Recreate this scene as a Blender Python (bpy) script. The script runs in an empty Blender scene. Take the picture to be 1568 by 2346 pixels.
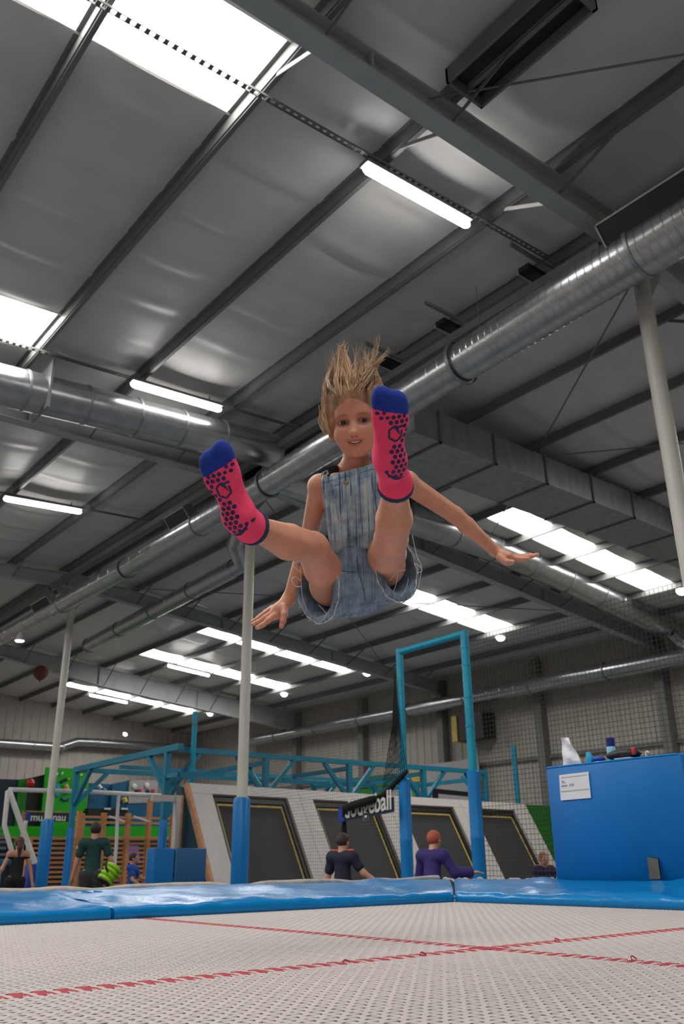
import bpy, math, random
import numpy as np
from mathutils import Vector, Matrix
from mathutils.bvhtree import BVHTree
random.seed(7); np.random.seed(7)
C = bpy.context.scene.collection
S = bpy.context.scene
# ------------------------------------------------------------------ camera
IW, IH, FPX = 1568, 2346, 1972.3
CAM = np.array([0, 0, .2])
PITCH, ROLL, YAW = .38546, -.01136, .88896
FW = np.array([math.cos(YAW)*math.cos(PITCH), math.sin(YAW)*math.cos(PITCH), math.sin(PITCH)])
_rt = np.array([math.sin(YAW), -math.cos(YAW), 0]); _up = np.cross(_rt, FW)
RT = _rt*math.cos(ROLL)+_up*math.sin(ROLL); UP = -_rt*math.sin(ROLL)+_up*math.cos(ROLL)
cd = bpy.data.cameras.new('camera'); cam = bpy.data.objects.new('camera', cd); C.objects.link(cam)
cam.matrix_world = Matrix([[RT[i], UP[i], -FW[i], CAM[i]] for i in range(3)]+[[0, 0, 0, 1]])
cd.sensor_fit = 'VERTICAL'; cd.sensor_height = 36; cd.lens = 36*FPX/IH
cd.clip_start = .05; cd.clip_end = 200
cd.dof.use_dof = True; cd.dof.focus_distance = 2.1; cd.dof.aperture_fstop = 9
S.camera = cam
# ------------------------------------------------------------------ world, exposure
w = bpy.data.worlds.new('world'); S.world = w; w.use_nodes = True
w.node_tree.nodes['Background'].inputs[0].default_value = (.75, .85, 1, 1)
w.node_tree.nodes['Background'].inputs[1].default_value = .05
S.view_settings.view_transform = 'Standard'; S.view_settings.look = 'None'
S.view_settings.gamma = 1; S.view_settings.use_curve_mapping = False
S.view_settings.exposure = 0.7
SKY_E, TUBE_E, SPOT_E = 9.0, 14.0, 20.0          # daylight panes, fluorescent tubes, round lamps
cy = S.cycles
cy.use_denoising = True; cy.max_bounces = 7; cy.diffuse_bounces = 5; cy.glossy_bounces = 3
cy.caustics_reflective = False; cy.caustics_refractive = False; cy.sample_clamp_indirect = 6

def at(px, py, d=None, x=None, y=None, z=None):
    """the world point seen at a photograph pixel, at depth d or on a plane of the hall"""
    v = FW*FPX+RT*(px-IW/2)-UP*(py-IH/2)
    if d is not None: t = d/(v@FW)
    elif x is not None: t = x/v[0]
    elif y is not None: t = y/v[1]
    else: t = (z-CAM[2])/v[2]
    return CAM+t*v
# ------------------------------------------------------------------ materials
def lin(c):
    if isinstance(c, str): c = [int(c[i:i+2], 16)/255 for i in (0, 2, 4)]
    return tuple(((x+.055)/1.055)**2.4 if x > .04045 else x/12.92 for x in c)
def mat(name, col, rough=.5, metal=0, var=.12, scale=6., bump=0., bscale=60., emit=0, spec=.5, stretch=None, col2=None):
    m = bpy.data.materials.new(name); m.use_nodes = True
    nt = m.node_tree; N = nt.nodes; L = nt.links; b = N['Principled BSDF']
    c = lin(col); b.inputs['Roughness'].default_value = rough; b.inputs['Metallic'].default_value = metal
    b.inputs['Specular IOR Level'].default_value = spec
    if emit:
        b.inputs['Base Color'].default_value = (*c, 1)
        b.inputs['Emission Color'].default_value = (*c, 1); b.inputs['Emission Strength'].default_value = emit
        return m
    tc = N.new('ShaderNodeTexCoord'); mp = N.new('ShaderNodeMapping'); L.new(tc.outputs['Object'], mp.inputs[0])
    if stretch: mp.inputs['Scale'].default_value = stretch
    nz = N.new('ShaderNodeTexNoise'); nz.inputs['Scale'].default_value = scale; nz.inputs['Detail'].default_value = 4
    L.new(mp.outputs[0], nz.inputs['Vector'])
    cr = N.new('ShaderNodeValToRGB'); cr.color_ramp.elements[0].position = .3; cr.color_ramp.elements[1].position = .7
    c2 = lin(col2) if col2 else c
    cr.color_ramp.elements[0].color = (*[min(1, x*(1-var)) for x in c], 1)
    cr.color_ramp.elements[1].color = (*[min(1, x*(1+var)) for x in c2], 1)
    L.new(nz.outputs[0], cr.inputs[0]); L.new(cr.outputs[0], b.inputs['Base Color'])
    if bump:
        n2 = N.new('ShaderNodeTexNoise'); n2.inputs['Scale'].default_value = bscale; n2.inputs['Detail'].default_value = 3
        L.new(mp.outputs[0], n2.inputs['Vector'])
        bp = N.new('ShaderNodeBump'); bp.inputs['Strength'].default_value = bump; bp.inputs['Distance'].default_value = .02
        L.new(n2.outputs[0], bp.inputs['Height']); L.new(bp.outputs[0], b.inputs['Normal'])
    return m
M = dict(
    lining=mat('lining_foil', 'd0cecb', .4, 0, .05, 2, .12, 1.5, spec=.5),
    deck=mat('roof_deck', '8a8a8a', .7),
    steel=mat('painted_steel', '6e6f6e', .5, 0, .1, 3),
    beam=mat('grey_beam_paint', 'a6abaa', .5, 0, .1, 2),
    galv=mat('galvanised_steel', 'b4b6b8', .27, .9, .12, 5, .06, 40),
    galvd=mat('dull_galvanised_steel', '9a9fa0', .42, .8, .15, 8, .06, 30, stretch=(1, 1, .3)),
    dark=mat('dark_opening', '1b1c1e', .6, 0, .2, 8),
    white=mat('white_paint', 'dcdad6', .45, 0, .05, 5),
    colw=mat('column_white_paint', 'd8d5ca', .4, 0, .06, 5, stretch=(4, 4, .4)),
    sky=mat('skylight_daylight', 'fffcf8', .5, emit=SKY_E),
    tube=mat('tube_glow', 'fffcfa', .5, emit=TUBE_E),
    spot=mat('lamp_glow', 'eef6ff', .5, emit=SPOT_E),
    wallb=mat('wall_cladding', 'b3aca4', .6, 0, .06, 3),
    wallr=mat('wall_cladding_dull', 'aaa49b', .6, 0, .08, 3),
    floor=mat('hall_floor', '77797c', .5, 0, .15, 1.2),
    pad=mat('blue_vinyl', '0578ba', .2, 0, .06, 2, .2, 9, spec=.35),
    podium=mat('deep_blue_vinyl', '0069ae', .45, 0, .05, 3, .05, 20, spec=.3),
    padcol=mat('column_pad_vinyl', '0a80cc', .35, 0, .07, 4, .1, 12),
    foam=mat('navy_foam_vinyl', '065488', .42, 0, .07, 4, .1, 12),
    skirt=mat('grey_skirt_cloth', 'a8a29c', .8, 0, .15, 20, .3, 30),
    bed=mat('webbing_cream', 'b7afab', .72, 0, .08, 70, .1, 500),
    red=mat('webbing_red', 'a00e2a', .65, 0, .18, 60, .1, 400),
    teal=mat('teal_pipe_paint', '0a9dbd', .38, 0, .08, 5),
    teald=mat('teal_rig_paint', '087f9c', .42, 0, .12, 4),
    tealw=mat('teal_panel', '0b5c82', .55, 0, .12, 2),
    dteal=mat('dark_teal_panel', '16404c', .6, 0, .1, 2),
    navy=mat('navy_panel', '142c3e', .6, 0, .15, 3),
    green=mat('green_panel', '17b00f', .5, 0, .06, 2),
    dgreen=mat('mid_green_panel', '0c7a14', .55, 0, .08, 2),
    black=mat('black_plastic', '131416', .5, 0, .2, 10),
    jump=mat('black_jump_mesh', '2b2a2a', .75, 0, .12, 200),
    jumpf=mat('black_frame_pad', '161515', .5, 0, .15, 12),
    yellow=mat('yellow_line', 'c3ad5c', .6, 0, .15, 10),
    gpad=mat('pale_grey_vinyl', 'c0bab6', .45, 0, .05, 6, .05, 15),
    wood=mat('bar_wood', 'd0925f', .5, 0, .2, 9, stretch=(1, 8, 8)),
    ply=mat('plywood_edge', 'c08a63', .6, 0, .15, 9),
    net=mat('net_cord', '202120', .8, 0, .2, 20),
    netg=mat('net_cord_grey', '4a4944', .8, 0, .2, 20),
    rope=mat('black_bunched_net', '0d0e10', .85, 0, .3, 30, .5, 60),
    paper=mat('white_paper', 'e9e7e6', .7, 0, .03, 10),
    gold=mat('gold_rule_print', 'c4b48a', .6, 0, .1, 20),
    ink=mat('grey_ink', '86868c', .7, 0, .1, 20),
    cyan=mat('cyan_plastic', '12a5cf', .4, 0, .1, 8),
    cobalt=mat('cobalt_plastic', '123f9c', .45, 0, .1, 8),
    capblue=mat('navy_cap', '10206e', .4, 0, .1, 8),
    bottle=mat('pale_blue_bottle', '8fcbdd', .2, 0, .1, 8),
    redp=mat('red_plastic', 'c0282c', .45, 0, .1, 8),
    rustred=mat('dull_red', '6e3a33', .6, 0, .15, 8),
    lime=mat('lime_vinyl', '98d61e', .45, 0, .1, 6),
    purple=mat('purple_panel', '7a63d8', .5, 0, .12, 8),
    chrome=mat('chrome_metal', 'd8d8d4', .18, 1, .05, 20),
    brass=mat('brass_metal', '9c8a5c', .35, .8, .1, 30),
    pgrey=mat('grey_mural', 'a6a4a8', .6, 0, .06, 3),
    rubber=mat('black_webbing', '0f1013', .7, 0, .2, 60),
)
# ------------------------------------------------------------------ mesh helpers
def curve(pts, k=6):      # smooth line through the points
    pts = [np.array(q, float) for q in pts]; P = []
    for i in range(len(pts)-1):
        a, b = pts[i], pts[i+1]; p0 = pts[max(0, i-1)]; p3 = pts[min(len(pts)-1, i+2)]
        for j in range(k): t_ = j/k; P.append(.5*((2*a)+(b-p0)*t_+(2*p0-5*a+4*b-p3)*t_*t_+(3*a-p0-3*b+p3)*t_**3))
    return P+[pts[-1]]
class B:
    def __init__(s): s.v = []; s.f = []; s.mi = []; s.cur = 0
    def add(s, vs, fs):
        o = len(s.v); s.v += [tuple(map(float, p)) for p in vs]
        for f in fs: s.f.append(tuple(i+o for i in f)); s.mi.append(s.cur)
        return s
    def hexa(s, p):      # p: 4 bottom + 4 top corners
        return s.add(p, [(3, 2, 1, 0), (4, 5, 6, 7), (0, 1, 5, 4), (1, 2, 6, 5), (2, 3, 7, 6), (3, 0, 4, 7)])
    def box(s, lo, hi):
        (a, b, c), (d, e, f) = lo, hi
        return s.hexa([(a, b, c), (d, b, c), (d, e, c), (a, e, c), (a, b, f), (d, b, f), (d, e, f), (a, e, f)])
    def bbox(s, lo, hi, r=.01):        # box with chamfered edges
        (a, b, c), (d, e, f) = lo, hi
        ring = lambda i, z: [(a+i, b+i, z), (d-i, b+i, z), (d-i, e-i, z), (a+i, e-i, z)]
        def oct_(z, i, j):
            return [(a+j, b+i, z), (d-j, b+i, z), (d-i, b+j, z), (d-i, e-j, z), (d-j, e-i, z), (a+j, e-i, z), (a+i, e-j, z), (a+i, b+j, z)]
        L = [oct_(c, r, 2*r), oct_(c+r*.4, r*.3, 1.3*r), oct_(c+r, 0, r), oct_(f-r, 0, r), oct_(f-r*.4, r*.3, 1.3*r), oct_(f, r, 2*r)]
        return s.loft(L, True)
    def loft(s, rings, cap=True, close=True):
        n = len(rings[0]); vs = [p for R in rings for p in R]; fs = []
        for k in range(len(rings)-1):
            for i in range(n if close else n-1):
                j = (i+1) % n
                fs.append((k*n+i, k*n+j, (k+1)*n+j, (k+1)*n+i))
        if cap: fs.append(tuple(range(n))[::-1]); fs.append(tuple((len(rings)-1)*n+i for i in range(n)))
        return s.add(vs, fs)
    def tube(s, pts, r, n=10, cap=True, ref=None, flat=None):
        pts = [np.array(p, float) for p in pts]
        if np.isscalar(r): r = [r]*len(pts)
        rings = []; u = None
        for i, p in enumerate(pts):
            t = pts[min(i+1, len(pts)-1)]-pts[max(i-1, 0)]; t = t/(np.linalg.norm(t)+1e-9)
            if u is None:
                u = np.array(ref if ref is not None else ((0, 0, 1) if abs(t[2]) < .9 else (1, 0, 0)), float)
            u = u-t*(u@t); u = u/np.linalg.norm(u); v = np.cross(t, u)
            fl = flat if flat else 1
            rings.append([p+r[i]*(u*math.cos(a)*fl+v*math.sin(a)) for a in [2*math.pi*k/n for k in range(n)]])
        return s.loft(rings, cap)
    def bar(s, a, b, w, h, ref=(0, 0, 1)):    # rectangular bar from a to b
        a = np.array(a, float); b = np.array(b, float); t = b-a; t = t/np.linalg.norm(t)
        u = np.array(ref, float); u = u-t*(u@t)
        if np.linalg.norm(u) < 1e-3: u = np.array([1., 0, 0])-t*t[0]
        u /= np.linalg.norm(u); v = np.cross(t, u)
        q = lambda p: [p-v*w/2-u*h/2, p+v*w/2-u*h/2, p+v*w/2+u*h/2, p-v*w/2+u*h/2]
        return s.hexa(q(a)+q(b))
    def lathe(s, base, axis, prof, n=20, cap=True):     # prof: list of (distance along axis, radius)
        base = np.array(base, float); t = np.array(axis, float); t /= np.linalg.norm(t)
        u = np.array((0, 0, 1.) if abs(t[2]) < .9 else (1., 0, 0)); u -= t*(u@t); u /= np.linalg.norm(u); v = np.cross(t, u)
        return s.loft([[base+t*h+r*(u*math.cos(a)+v*math.sin(a)) for a in [2*math.pi*k/n for k in range(n)]] for h, r in prof], cap)
    def grid(s, P):      # P[i][j] points
        P = np.asarray(P); a, b = P.shape[:2]
        return s.add(P.reshape(-1, 3), [(i*b+j, (i+1)*b+j, (i+1)*b+j+1, i*b+j+1) for i in range(a-1) for j in range(b-1)])
    def build(s, name, m, parent=None, smooth=True, ang=38):
        me = bpy.data.meshes.new(name); me.from_pydata(s.v, [], s.f); me.update()
        for x in (m if isinstance(m, (list, tuple)) else [m]): me.materials.append(x)
        if any(s.mi): me.polygons.foreach_set('material_index', s.mi)
        if smooth:
            me.polygons.foreach_set('use_smooth', [True]*len(me.polygons)); me.set_sharp_from_angle(angle=math.radians(ang))
        return link(name, me, parent)
def link(name, me, parent=None):
    o = bpy.data.objects.new(name, me); C.objects.link(o)
    if parent is not None:
        o.parent = parent        # meshes keep world coordinates; only an Empty carries a location
        if parent.type == 'EMPTY': o.matrix_parent_inverse = Matrix.Translation(-parent.location)
    return o
def tag(o, label=None, cat=None, group=None, kind=None):
    if label: o['label'] = label
    if cat: o['category'] = cat
    if group: o['group'] = group
    if kind: o['kind'] = kind
    return o
def thing(name, label, cat, loc=(0, 0, 0), group=None):
    o = bpy.data.objects.new(name, None); C.objects.link(o); o.location = tuple(map(float, loc)); o.empty_display_size = .1
    return tag(o, label, cat, group)
def dup(o, off, label=None):      # copy a thing with its parts and sub-parts, moved by off
    r = o.copy(); C.objects.link(r); r.location = Vector(o.location)+Vector(off)
    if label: r['label'] = label
    for ch in o.children:
        c = ch.copy(); C.objects.link(c); c.parent = r; c.matrix_parent_inverse = ch.matrix_parent_inverse.copy()
        for g in ch.children:
            d = g.copy(); C.objects.link(d); d.parent = c; d.matrix_parent_inverse = g.matrix_parent_inverse.copy()
    return r
def text_mesh(body, size, origin, xdir, ydir, name, m, parent, depth=.004, bold=0.0, sx=1.0):
    cu = bpy.data.curves.new('t', 'FONT'); cu.body = body; cu.size = size; cu.extrude = depth; cu.offset = bold
    t = bpy.data.objects.new('t', cu); C.objects.link(t)
    dg = bpy.context.evaluated_depsgraph_get(); me = bpy.data.meshes.new_from_object(t.evaluated_get(dg))
    bpy.data.objects.remove(t); bpy.data.curves.remove(cu)
    x = np.array(xdir, float); x /= np.linalg.norm(x); y = np.array(ydir, float); y /= np.linalg.norm(y); zz = np.cross(x, y)
    n = len(me.vertices); co = np.empty(n*3); me.vertices.foreach_get('co', co); co = co.reshape(-1, 3)
    co = np.array(origin)+co[:, :1]*x*sx+co[:, 1:2]*y+co[:, 2:]*zz
    me.vertices.foreach_set('co', co.ravel()); me.materials.clear(); me.materials.append(m); me.update()
    return link(name, me, parent)
# ================================================================== THE HALL
FZ = -.9
def zr(x): return 7.69+.05*x if x < 9 else 9.04-.1*x
XL, XR, YF, YB = -6.6, 24.0, -8.0, 42.3
RAFT = [-4.55, 4.76, 14.15, 23.45, 32.8]
PN = [-6.2, -4.95, -3.25, -1.55, .15, 1.9, 3.65, 5.38, 7.2, 8.72]
PF = [9.32, 10.95, 12.6, 14.22, 15.8, 17.45, 19.1, 20.82, 22.45, 23.8]
SKY_N = [(-7, -6.1), (-.95, 0), (5.2, 6.38), (11.2, 12.45), (17.4, 18.4), (25.2, 26.1), (30.2, 31.1), (37, 38)]
SKY_F = [(-6.6, -5.7), (-.6, .3), (5.4, 6.3), (11.58, 12.5), (17.15, 18.35), (25.2, 26.05), (29.2, 30.4), (37, 38)]
def struct(b, name, m, **k): return tag(b.build(name, m, **k), kind='structure')
struct(B().box((XL-.3, YF-.3, FZ-.2), (XR+.3, YB+.3, FZ)), 'floor', M['floor'])
b = B(); xs = [XL-.3, 9, XR+.3]
for y0, y1 in ((YF-.3, YB+.3),):
    b.hexa([(xs[0], y0, zr(xs[0])+.3), (9, y0, 8.45), (9, y1, 8.45), (xs[0], y1, zr(xs[0])+.3), (xs[0], y0, zr(xs[0])+.4), (9, y0, 8.55), (9, y1, 8.55), (xs[0], y1, zr(xs[0])+.4)])
    b.hexa([(9, y0, 8.45), (xs[2], y0, zr(xs[2])+.3), (xs[2], y1, zr(xs[2])+.3), (9, y1, 8.45), (9, y0, 8.55), (xs[2], y0, zr(xs[2])+.4), (xs[2], y1, zr(xs[2])+.4), (9, y1, 8.55)])
ceil = struct(b, 'ceiling', M['deck'], smooth=False)
# walls: ribbed cladding
def ribbed(p0, p1, z0, z1a, z1b, inward, step, depth, m, name):
    p0 = np.array(p0, float); p1 = np.array(p1, float); L = np.linalg.norm(p1-p0); t = (p1-p0)/L; nrm = np.array(inward, float)
    bt, tp = [], []; s = 0
    while s < L:
        for q, dd in ((0, 0), (.62, 0), (.7, depth), (.92, depth)):
            u = min(L, s+q*step); p = p0+t*u+nrm*dd; bt.append((p[0], p[1], z0)); tp.append((p[0], p[1], z1a+(z1b-z1a)*u/L))
        s += step
    p = p1; bt.append((p[0], p[1], z0)); tp.append((p[0], p[1], z1b))
    P = [[bt[i], tp[i]] for i in range(len(bt))]
    return struct(B().grid(P), name, m, smooth=False)
wr = ribbed((XR, YF), (XR, YB), FZ, zr(XR)+.3, zr(XR)+.3, (-1, 0), .4, .03, M['wallr'], 'wall_right')
wl = ribbed((XL, YF), (XL, YB), FZ, zr(XL)+.3, zr(XL)+.3, (1, 0), 1.0, .03, M['wallb'], 'wall_left')
wb = ribbed((XL, YB), (9, YB), FZ, zr(XL)+.3, 8.45, (0, -1), .4, .03, M['wallb'], 'wall_back')
ribbed((9, YB), (XR, YB), FZ, 8.45, zr(XR)+.3, (0, -1), .4, .03, M['wallb'], 'wall_back')
struct(B().box((XL-.1, YF-.1, FZ), (XR+.1, YF, 8.5)), 'wall_front', M['wallb'])
# wall posts (steel stanchions on the long wall), parts of the wall
for y in RAFT[1:]+[18.8, 28.1]:
    B().box((XR-.35, y-.15, FZ), (XR-.02, y+.15, 6.6)).build('wall_post', M['steel'], wr)
B().box((XR-.12, YF, 3.3), (XR-.04, YB, 3.42)).build('sheeting_rail', M['steel'], wr)
# lining panels: quilted sheets between purlins, sagging, with cross creases
def lining(x0, x1, y0, y1, seed):
    rng = random.Random(seed); ny = max(4, int((y1-y0)/.11)); nx = 8
    ph = rng.uniform(0, 1.2); cre = []
    yy = y0+ph
    while yy < y1: cre.append((yy, rng.uniform(.018, .042), rng.uniform(-.1, .1), rng.uniform(.07, .12))); yy += rng.uniform(.95, 1.35)
    P = []
    for j in range(ny+1):
        y = y0+(y1-y0)*j/ny; row = []
        for i in range(nx+1):
            u = i/nx; x = x0+(x1-x0)*u
            sag = .075*(4*u*(1-u))
            e = min(y-y0, y1-y); sag *= .55+.45*min(1, max(0, e)/.5)
            z = zr(x)+.085-sag
            for c, a, sl, wd in cre:
                d = y-c-sl*(u-.5)
                if abs(d) < .35: z -= a*math.exp(-(d/wd)**2)*(4*u*(1-u))**.7-a*.8*math.exp(-((d-.16)/wd)**2)*(4*u*(1-u))
            row.append((x, y, z))
        P.append(row)
    return B().grid(P).build('lining_panel', M['lining'], ceil, ang=80)
k = 0
for PL, SK, isf in ((PN, SKY_N, 0), (PF, SKY_F, 1)):
    for i in range(len(PL)-1):
        x0, x1 = PL[i], PL[i+1]
        sk = SK if ((not isf and x1 <= 3.7 and x0 > -5.2) or (isf and x0 > 14 and x1 < 21)) else []
        edges = [YF]+[q for s in sk for q in s]+[YB]
        iv = [(edges[2*j], edges[2*j+1]) for j in range(len(edges)//2)]
        for a, c in iv:
            cuts = [a]+[r for r in RAFT if a+.5 < r < c-.5]+[c]
            for y0, y1 in zip(cuts[:-1], cuts[1:]): k += 1; lining(x0, x1, y0, y1, k)
B().grid([[(8.72, y, zr(8.72)+.08), (9.02, y, 8.26), (9.32, y, zr(9.32)+.08)] for y in (YF, YB)]).build('ridge_flashing', M['lining'], ceil)
# skylights
nw = 0
for SK, X0, X1, PL in ((SKY_N, -4.95, 3.65, PN), (SKY_F, 14.22, 20.82, PF)):
    for y0, y1 in SK:
        nw += 1
        b = B()
        for y in (y0, y1): b.bar((X0, y, zr(X0)+.1), (X1, y, zr(X1)+.1), .03, .06)
        fr = struct(b, 'window_%d' % nw, M['white'])
        px = [p for p in PL if X0-.01 <= p <= X1+.01]
        for a, c in zip(px[:-1], px[1:]):
            n = 6; P = []
            for i in range(n+1):
                u = i/n; x = a+(c-a)*u; P.append([(x, y0+.01, zr(x)+.11), (x, y1-.01, zr(x)+.11)])
            B().grid(P).build('pane', M['sky'], fr)
# purlins: Z sections, one object each
for x in PN[1:]+PF[:-1]:
    z = zr(x); s = -1 if x < 9 else 1
    prof = [(0, .09), (.065, .09), (.065, .07), (.018, .07), (.018, -.10), (-.055, -.10), (-.055, -.125), (.0, -.125)]
    if s < 0: pass
    R = [[(x+s*a, y, z+c) for a, c in prof] for y in (YF, YB)]
    B().loft(R).build('purlin', M['steel'], ceil, smooth=False)
# rafters: I beams with a haunch towards the eaves
for ri, y in enumerate(RAFT):
    def bz(x):
        if x < 0: return 7.40+.05*x*1.6
        if x <= 9: return 7.40+.022*x
        q = .35 if ri == 4 else 0
        if x <= 14: return 7.60-(.096+q/5)*(x-9)
        return 7.12-q-.107*(x-14)
    xs = [XL, -3, 0, 3, 6, 9, 11.5, 14, 17, 20, 23.9]
    b = B(); w = .115; t = .03
    for xa, xb in zip(xs[:-1], xs[1:]):
        za, zb = bz(xa), bz(xb); ta, tb = zr(xa)-.12, zr(xb)-.12
        if xa >= 9 and xa == 9: ta = zr(9.01)-.12
        b.hexa([(xa, y-w, za), (xb, y-w, zb), (xb, y+w, zb), (xa, y+w, za), (xa, y-w, za+t), (xb, y-w, zb+t), (xb, y+w, zb+t), (xa, y+w, za+t)])
        b.hexa([(xa, y-.012, za+t), (xb, y-.012, zb+t), (xb, y+.012, zb+t), (xa, y+.012, za+t), (xa, y-.012, ta), (xb, y-.012, tb), (xb, y+.012, tb), (xa, y+.012, ta)])
        b.hexa([(xa, y-w, ta-t), (xb, y-w, tb-t), (xb, y+w, tb-t), (xa, y+w, ta-t), (xa, y-w, ta), (xb, y-w, tb), (xb, y+w, tb), (xa, y+w, ta)])
    rf = b.build('rafter', M['beam'], ceil, smooth=False)
    for x in (4.25, 8.6, 9.4, 14, 18.5):
        B().box((x-.012, y-.1, bz(x)+.02), (x+.012, y+.1, zr(x)-.14)).build('stiffener', M['beam'], rf, smooth=False)
    # fly braces from the bottom flange up to the purlins
    for j, x in enumerate(PN[5:]+PF[:-1]):
        for sgn in (1, -1):
            m = M['white'] if (x in (3.65, 7.2) and sgn > 0) else M['steel']  # white stands in for the light falling on these braces
            B().bar((x, y+sgn*.1, bz(x)+.04), (x, y+(.72 if sgn > 0 else -1.05), zr(x)-.11), .05, .012, (1, 0, 0)).build('fly_brace', m, ceil, smooth=False)
# wind bracing rods in the roof plane and hangers
rods = [((5.0, 4.9, 7.8), (12.6, -4.4, 7.7)), ((5.0, -4.4, 7.8), (12.6, 4.6, 7.65)), ((9.3, 4.9, 7.7), (15.8, 14.0, 7.3)), ((9.3, 14.0, 7.7), (15.8, 4.9, 7.3)),
        ((9.3, 23.3, 7.7), (20.8, 14.3, 6.8)), ((9.3, 14.3, 7.6), (20.8, 23.3, 6.8))]
for a, c in rods: B().tube([a, c], .014, 6).build('tie_rod', M['steel'], ceil)
for x, y in ((8.2, 6.9), (8.2, 9.7)):
    B().tube([(x, y, zr(x)-.05), (x+.02, y+.02, 7.15)], .007, 5).build('hanger_rod', M['steel'], ceil)
# dark cable trough and short channels under the lining near the ridge
b = B(); X0, X1, Y0, Y1 = 5.08, 5.62, 2.95, 4.45
for lo, hi in (((X0, Y0, 7.72), (X0+.03, Y1, 7.92)), ((X1-.03, Y0, 7.72), (X1, Y1, 7.92)), ((X0, Y0, 7.72), (X1, Y0+.05, 7.92)), ((X0, Y1-.03, 7.72), (X1, Y1, 7.92))): b.box(lo, hi)
tg = b.build('trough', M['steel'], ceil, smooth=False)
B().box((X0+.03, Y0+.05, 7.86), (X1-.03, Y1-.03, 7.9)).build('trough_base', M['dark'], tg, smooth=False)
for y in (5.97, 7.6, 8.95):
    B().box((8.12, y-.09, 7.72), (8.85, y+.09, 7.8)).build('channel', M['dark'], ceil, smooth=False); B().box((8.12, y+.09, 7.71), (8.85, y+.12, 7.74)).build('channel_lip', M['beam'], ceil, smooth=False)
    B().box((7.6, y-.24, 7.74), (8.9, y-.2, 7.79)).build('channel_rail', M['steel'], ceil, smooth=False)
# eave struts tying rafters along the ridge (dark box sections beside the big duct)
for x, z in ((8.35, 7.45),):
    for y0, y1 in zip(RAFT[:-1], RAFT[1:]):
        B().box((x-.07, y0+.12, z), (x+.07, y1-.12, z+.14)).build('eave_strut', M['steel'], ceil, smooth=False)
# ------------------------------------------------------------------ columns
col_lab = ['pale round steel column at the right edge, top meeting the ridge duct', 'pale round steel column in the middle, ending behind the pink sock', 'pale round steel column on the left, behind the man in green']
for y, lab, r in zip((4.78, 14.1, 23.45), col_lab, (.105, .1, .1)):
    t = thing('column', lab, 'column', (9, y, FZ), 'columns under the roof ridge')
    B().lathe((9, y, FZ), (0, 0, 1), [(0, r*1.8), (.02, r*1.8), (.021, r), (8.3, r), (8.42, r*.9)], 24).build('shaft', M['colw'], t)
    R = .16
    B().lathe((9, y, FZ), (0, 0, 1), [(.02, R-.02), (.05, R), (2.15, R), (2.2, R-.02), (2.21, r)], 20).build('column_pad', M['padcol'], t)
    for sx in (-1, 1):
        B().hexa([(9+sx*r, y-.012, 6.95), (9+sx*.5, y-.012, 7.5), (9+sx*.5, y-.012, 7.56), (9+sx*r, y-.012, 7.56), (9+sx*r, y+.012, 6.95), (9+sx*.5, y+.012, 7.5), (9+sx*.5, y+.012, 7.56), (9+sx*r, y+.012, 7.56)]).build('gusset', M['beam'], t, smooth=False)
# ------------------------------------------------------------------ ducts
def duct(t, pts, rr, rib=.13, name='duct_section', n=28, m=None, ribh=.006):
    """a spiral duct section with raised seams along a straight run"""
    a = np.array(pts[0], float); b = np.array(pts[1], float); L = np.linalg.norm(b-a); k = max(1, int(L/rib)); prof = []
    for i in range(k):
        s = L*i/k; e = L*(i+1)/k; r0 = rr[0]+(rr[1]-rr[0])*s/L; r1 = rr[0]+(rr[1]-rr[0])*e/L
        prof += [(s, r0+ribh), (s+.012, r0+ribh), (s+.02, r0), (e-.008, r1)]
    prof.append((L, rr[1]))
    return B().lathe(a, b-a, prof, n, False).build(name, m or M['galv'], t, ang=25)
def collar(t, p, ax, r, w=.05): return B().lathe(np.array(p)-np.array(ax)*w/2, ax, [(0, r), (0, r+.016), (w, r+.016), (w, r)], 28, False).build('collar', M['galvd'], t)
d1 = thing('ridge_duct', 'long spiral duct running under the ridge beside the columns', 'duct', (8.2, 4, 7))
YS = [1.0, 4.3, 7.3, 9.6, 12.3, 14.8, 18.2, 22, 28, 40]
RS = [.335, .325, .285, .27, .25, .245, .225, .215, .21, .2]
ZS = [7.08, 7.02, 6.92, 6.84, 6.76, 6.72, 6.66, 6.66, 6.72, 6.76]
for i in range(len(YS)-1):
    duct(d1, [(8.2, YS[i], ZS[i]), (8.2, YS[i+1], ZS[i+1])], (RS[i], RS[i+1] if i % 2 else RS[i]), .12 if i < 2 else (.22 if i < 5 else .5), ribh=.007)
    collar(d1, (8.2, YS[i+1], ZS[i+1]), (0, 1, 0), max(RS[i], RS[i+1]))
def scoop(t, c, w, h, dep=.3):
    """a side outlet: box tilted down, dark grille in a light rim"""
    n = np.array([-.80, 0, -.6]); u = np.array([0, 1., 0]); v = np.cross(n, u); v = v if v[2] > 0 else -v; c = np.array(c, float)
    P = lambda a, b_, k: c+u*a+v*b_+n*k
    bx = lambda b_, a0, a1, v0, v1, k0, k1: b_.hexa([P(a0, v0, k0), P(a1, v0, k0), P(a1, v1, k0), P(a0, v1, k0), P(a0, v0, k1), P(a1, v0, k1), P(a1, v1, k1), P(a0, v1, k1)])
    g = bx(B(), -w/2, w/2, -h/2, h/2, -dep, 0).build('outlet_box', M['galvd'], t, smooth=False)
    r = B(); q = .022
    for a0, a1, v0, v1 in ((-w/2, w/2, -h/2, -h/2+q), (-w/2, w/2, h/2-q, h/2), (-w/2, -w/2+q, -h/2, h/2), (w/2-q, w/2, -h/2, h/2)): bx(r, a0, a1, v0, v1, -.005, .015)
    r.build('outlet_rim', M['galv'], g, smooth=False)
    bx(B(), -w/2+q, w/2-q, -h/2+q, h/2-q, 0, .004).build('outlet_grille', M['dark'], g, smooth=False)
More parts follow.
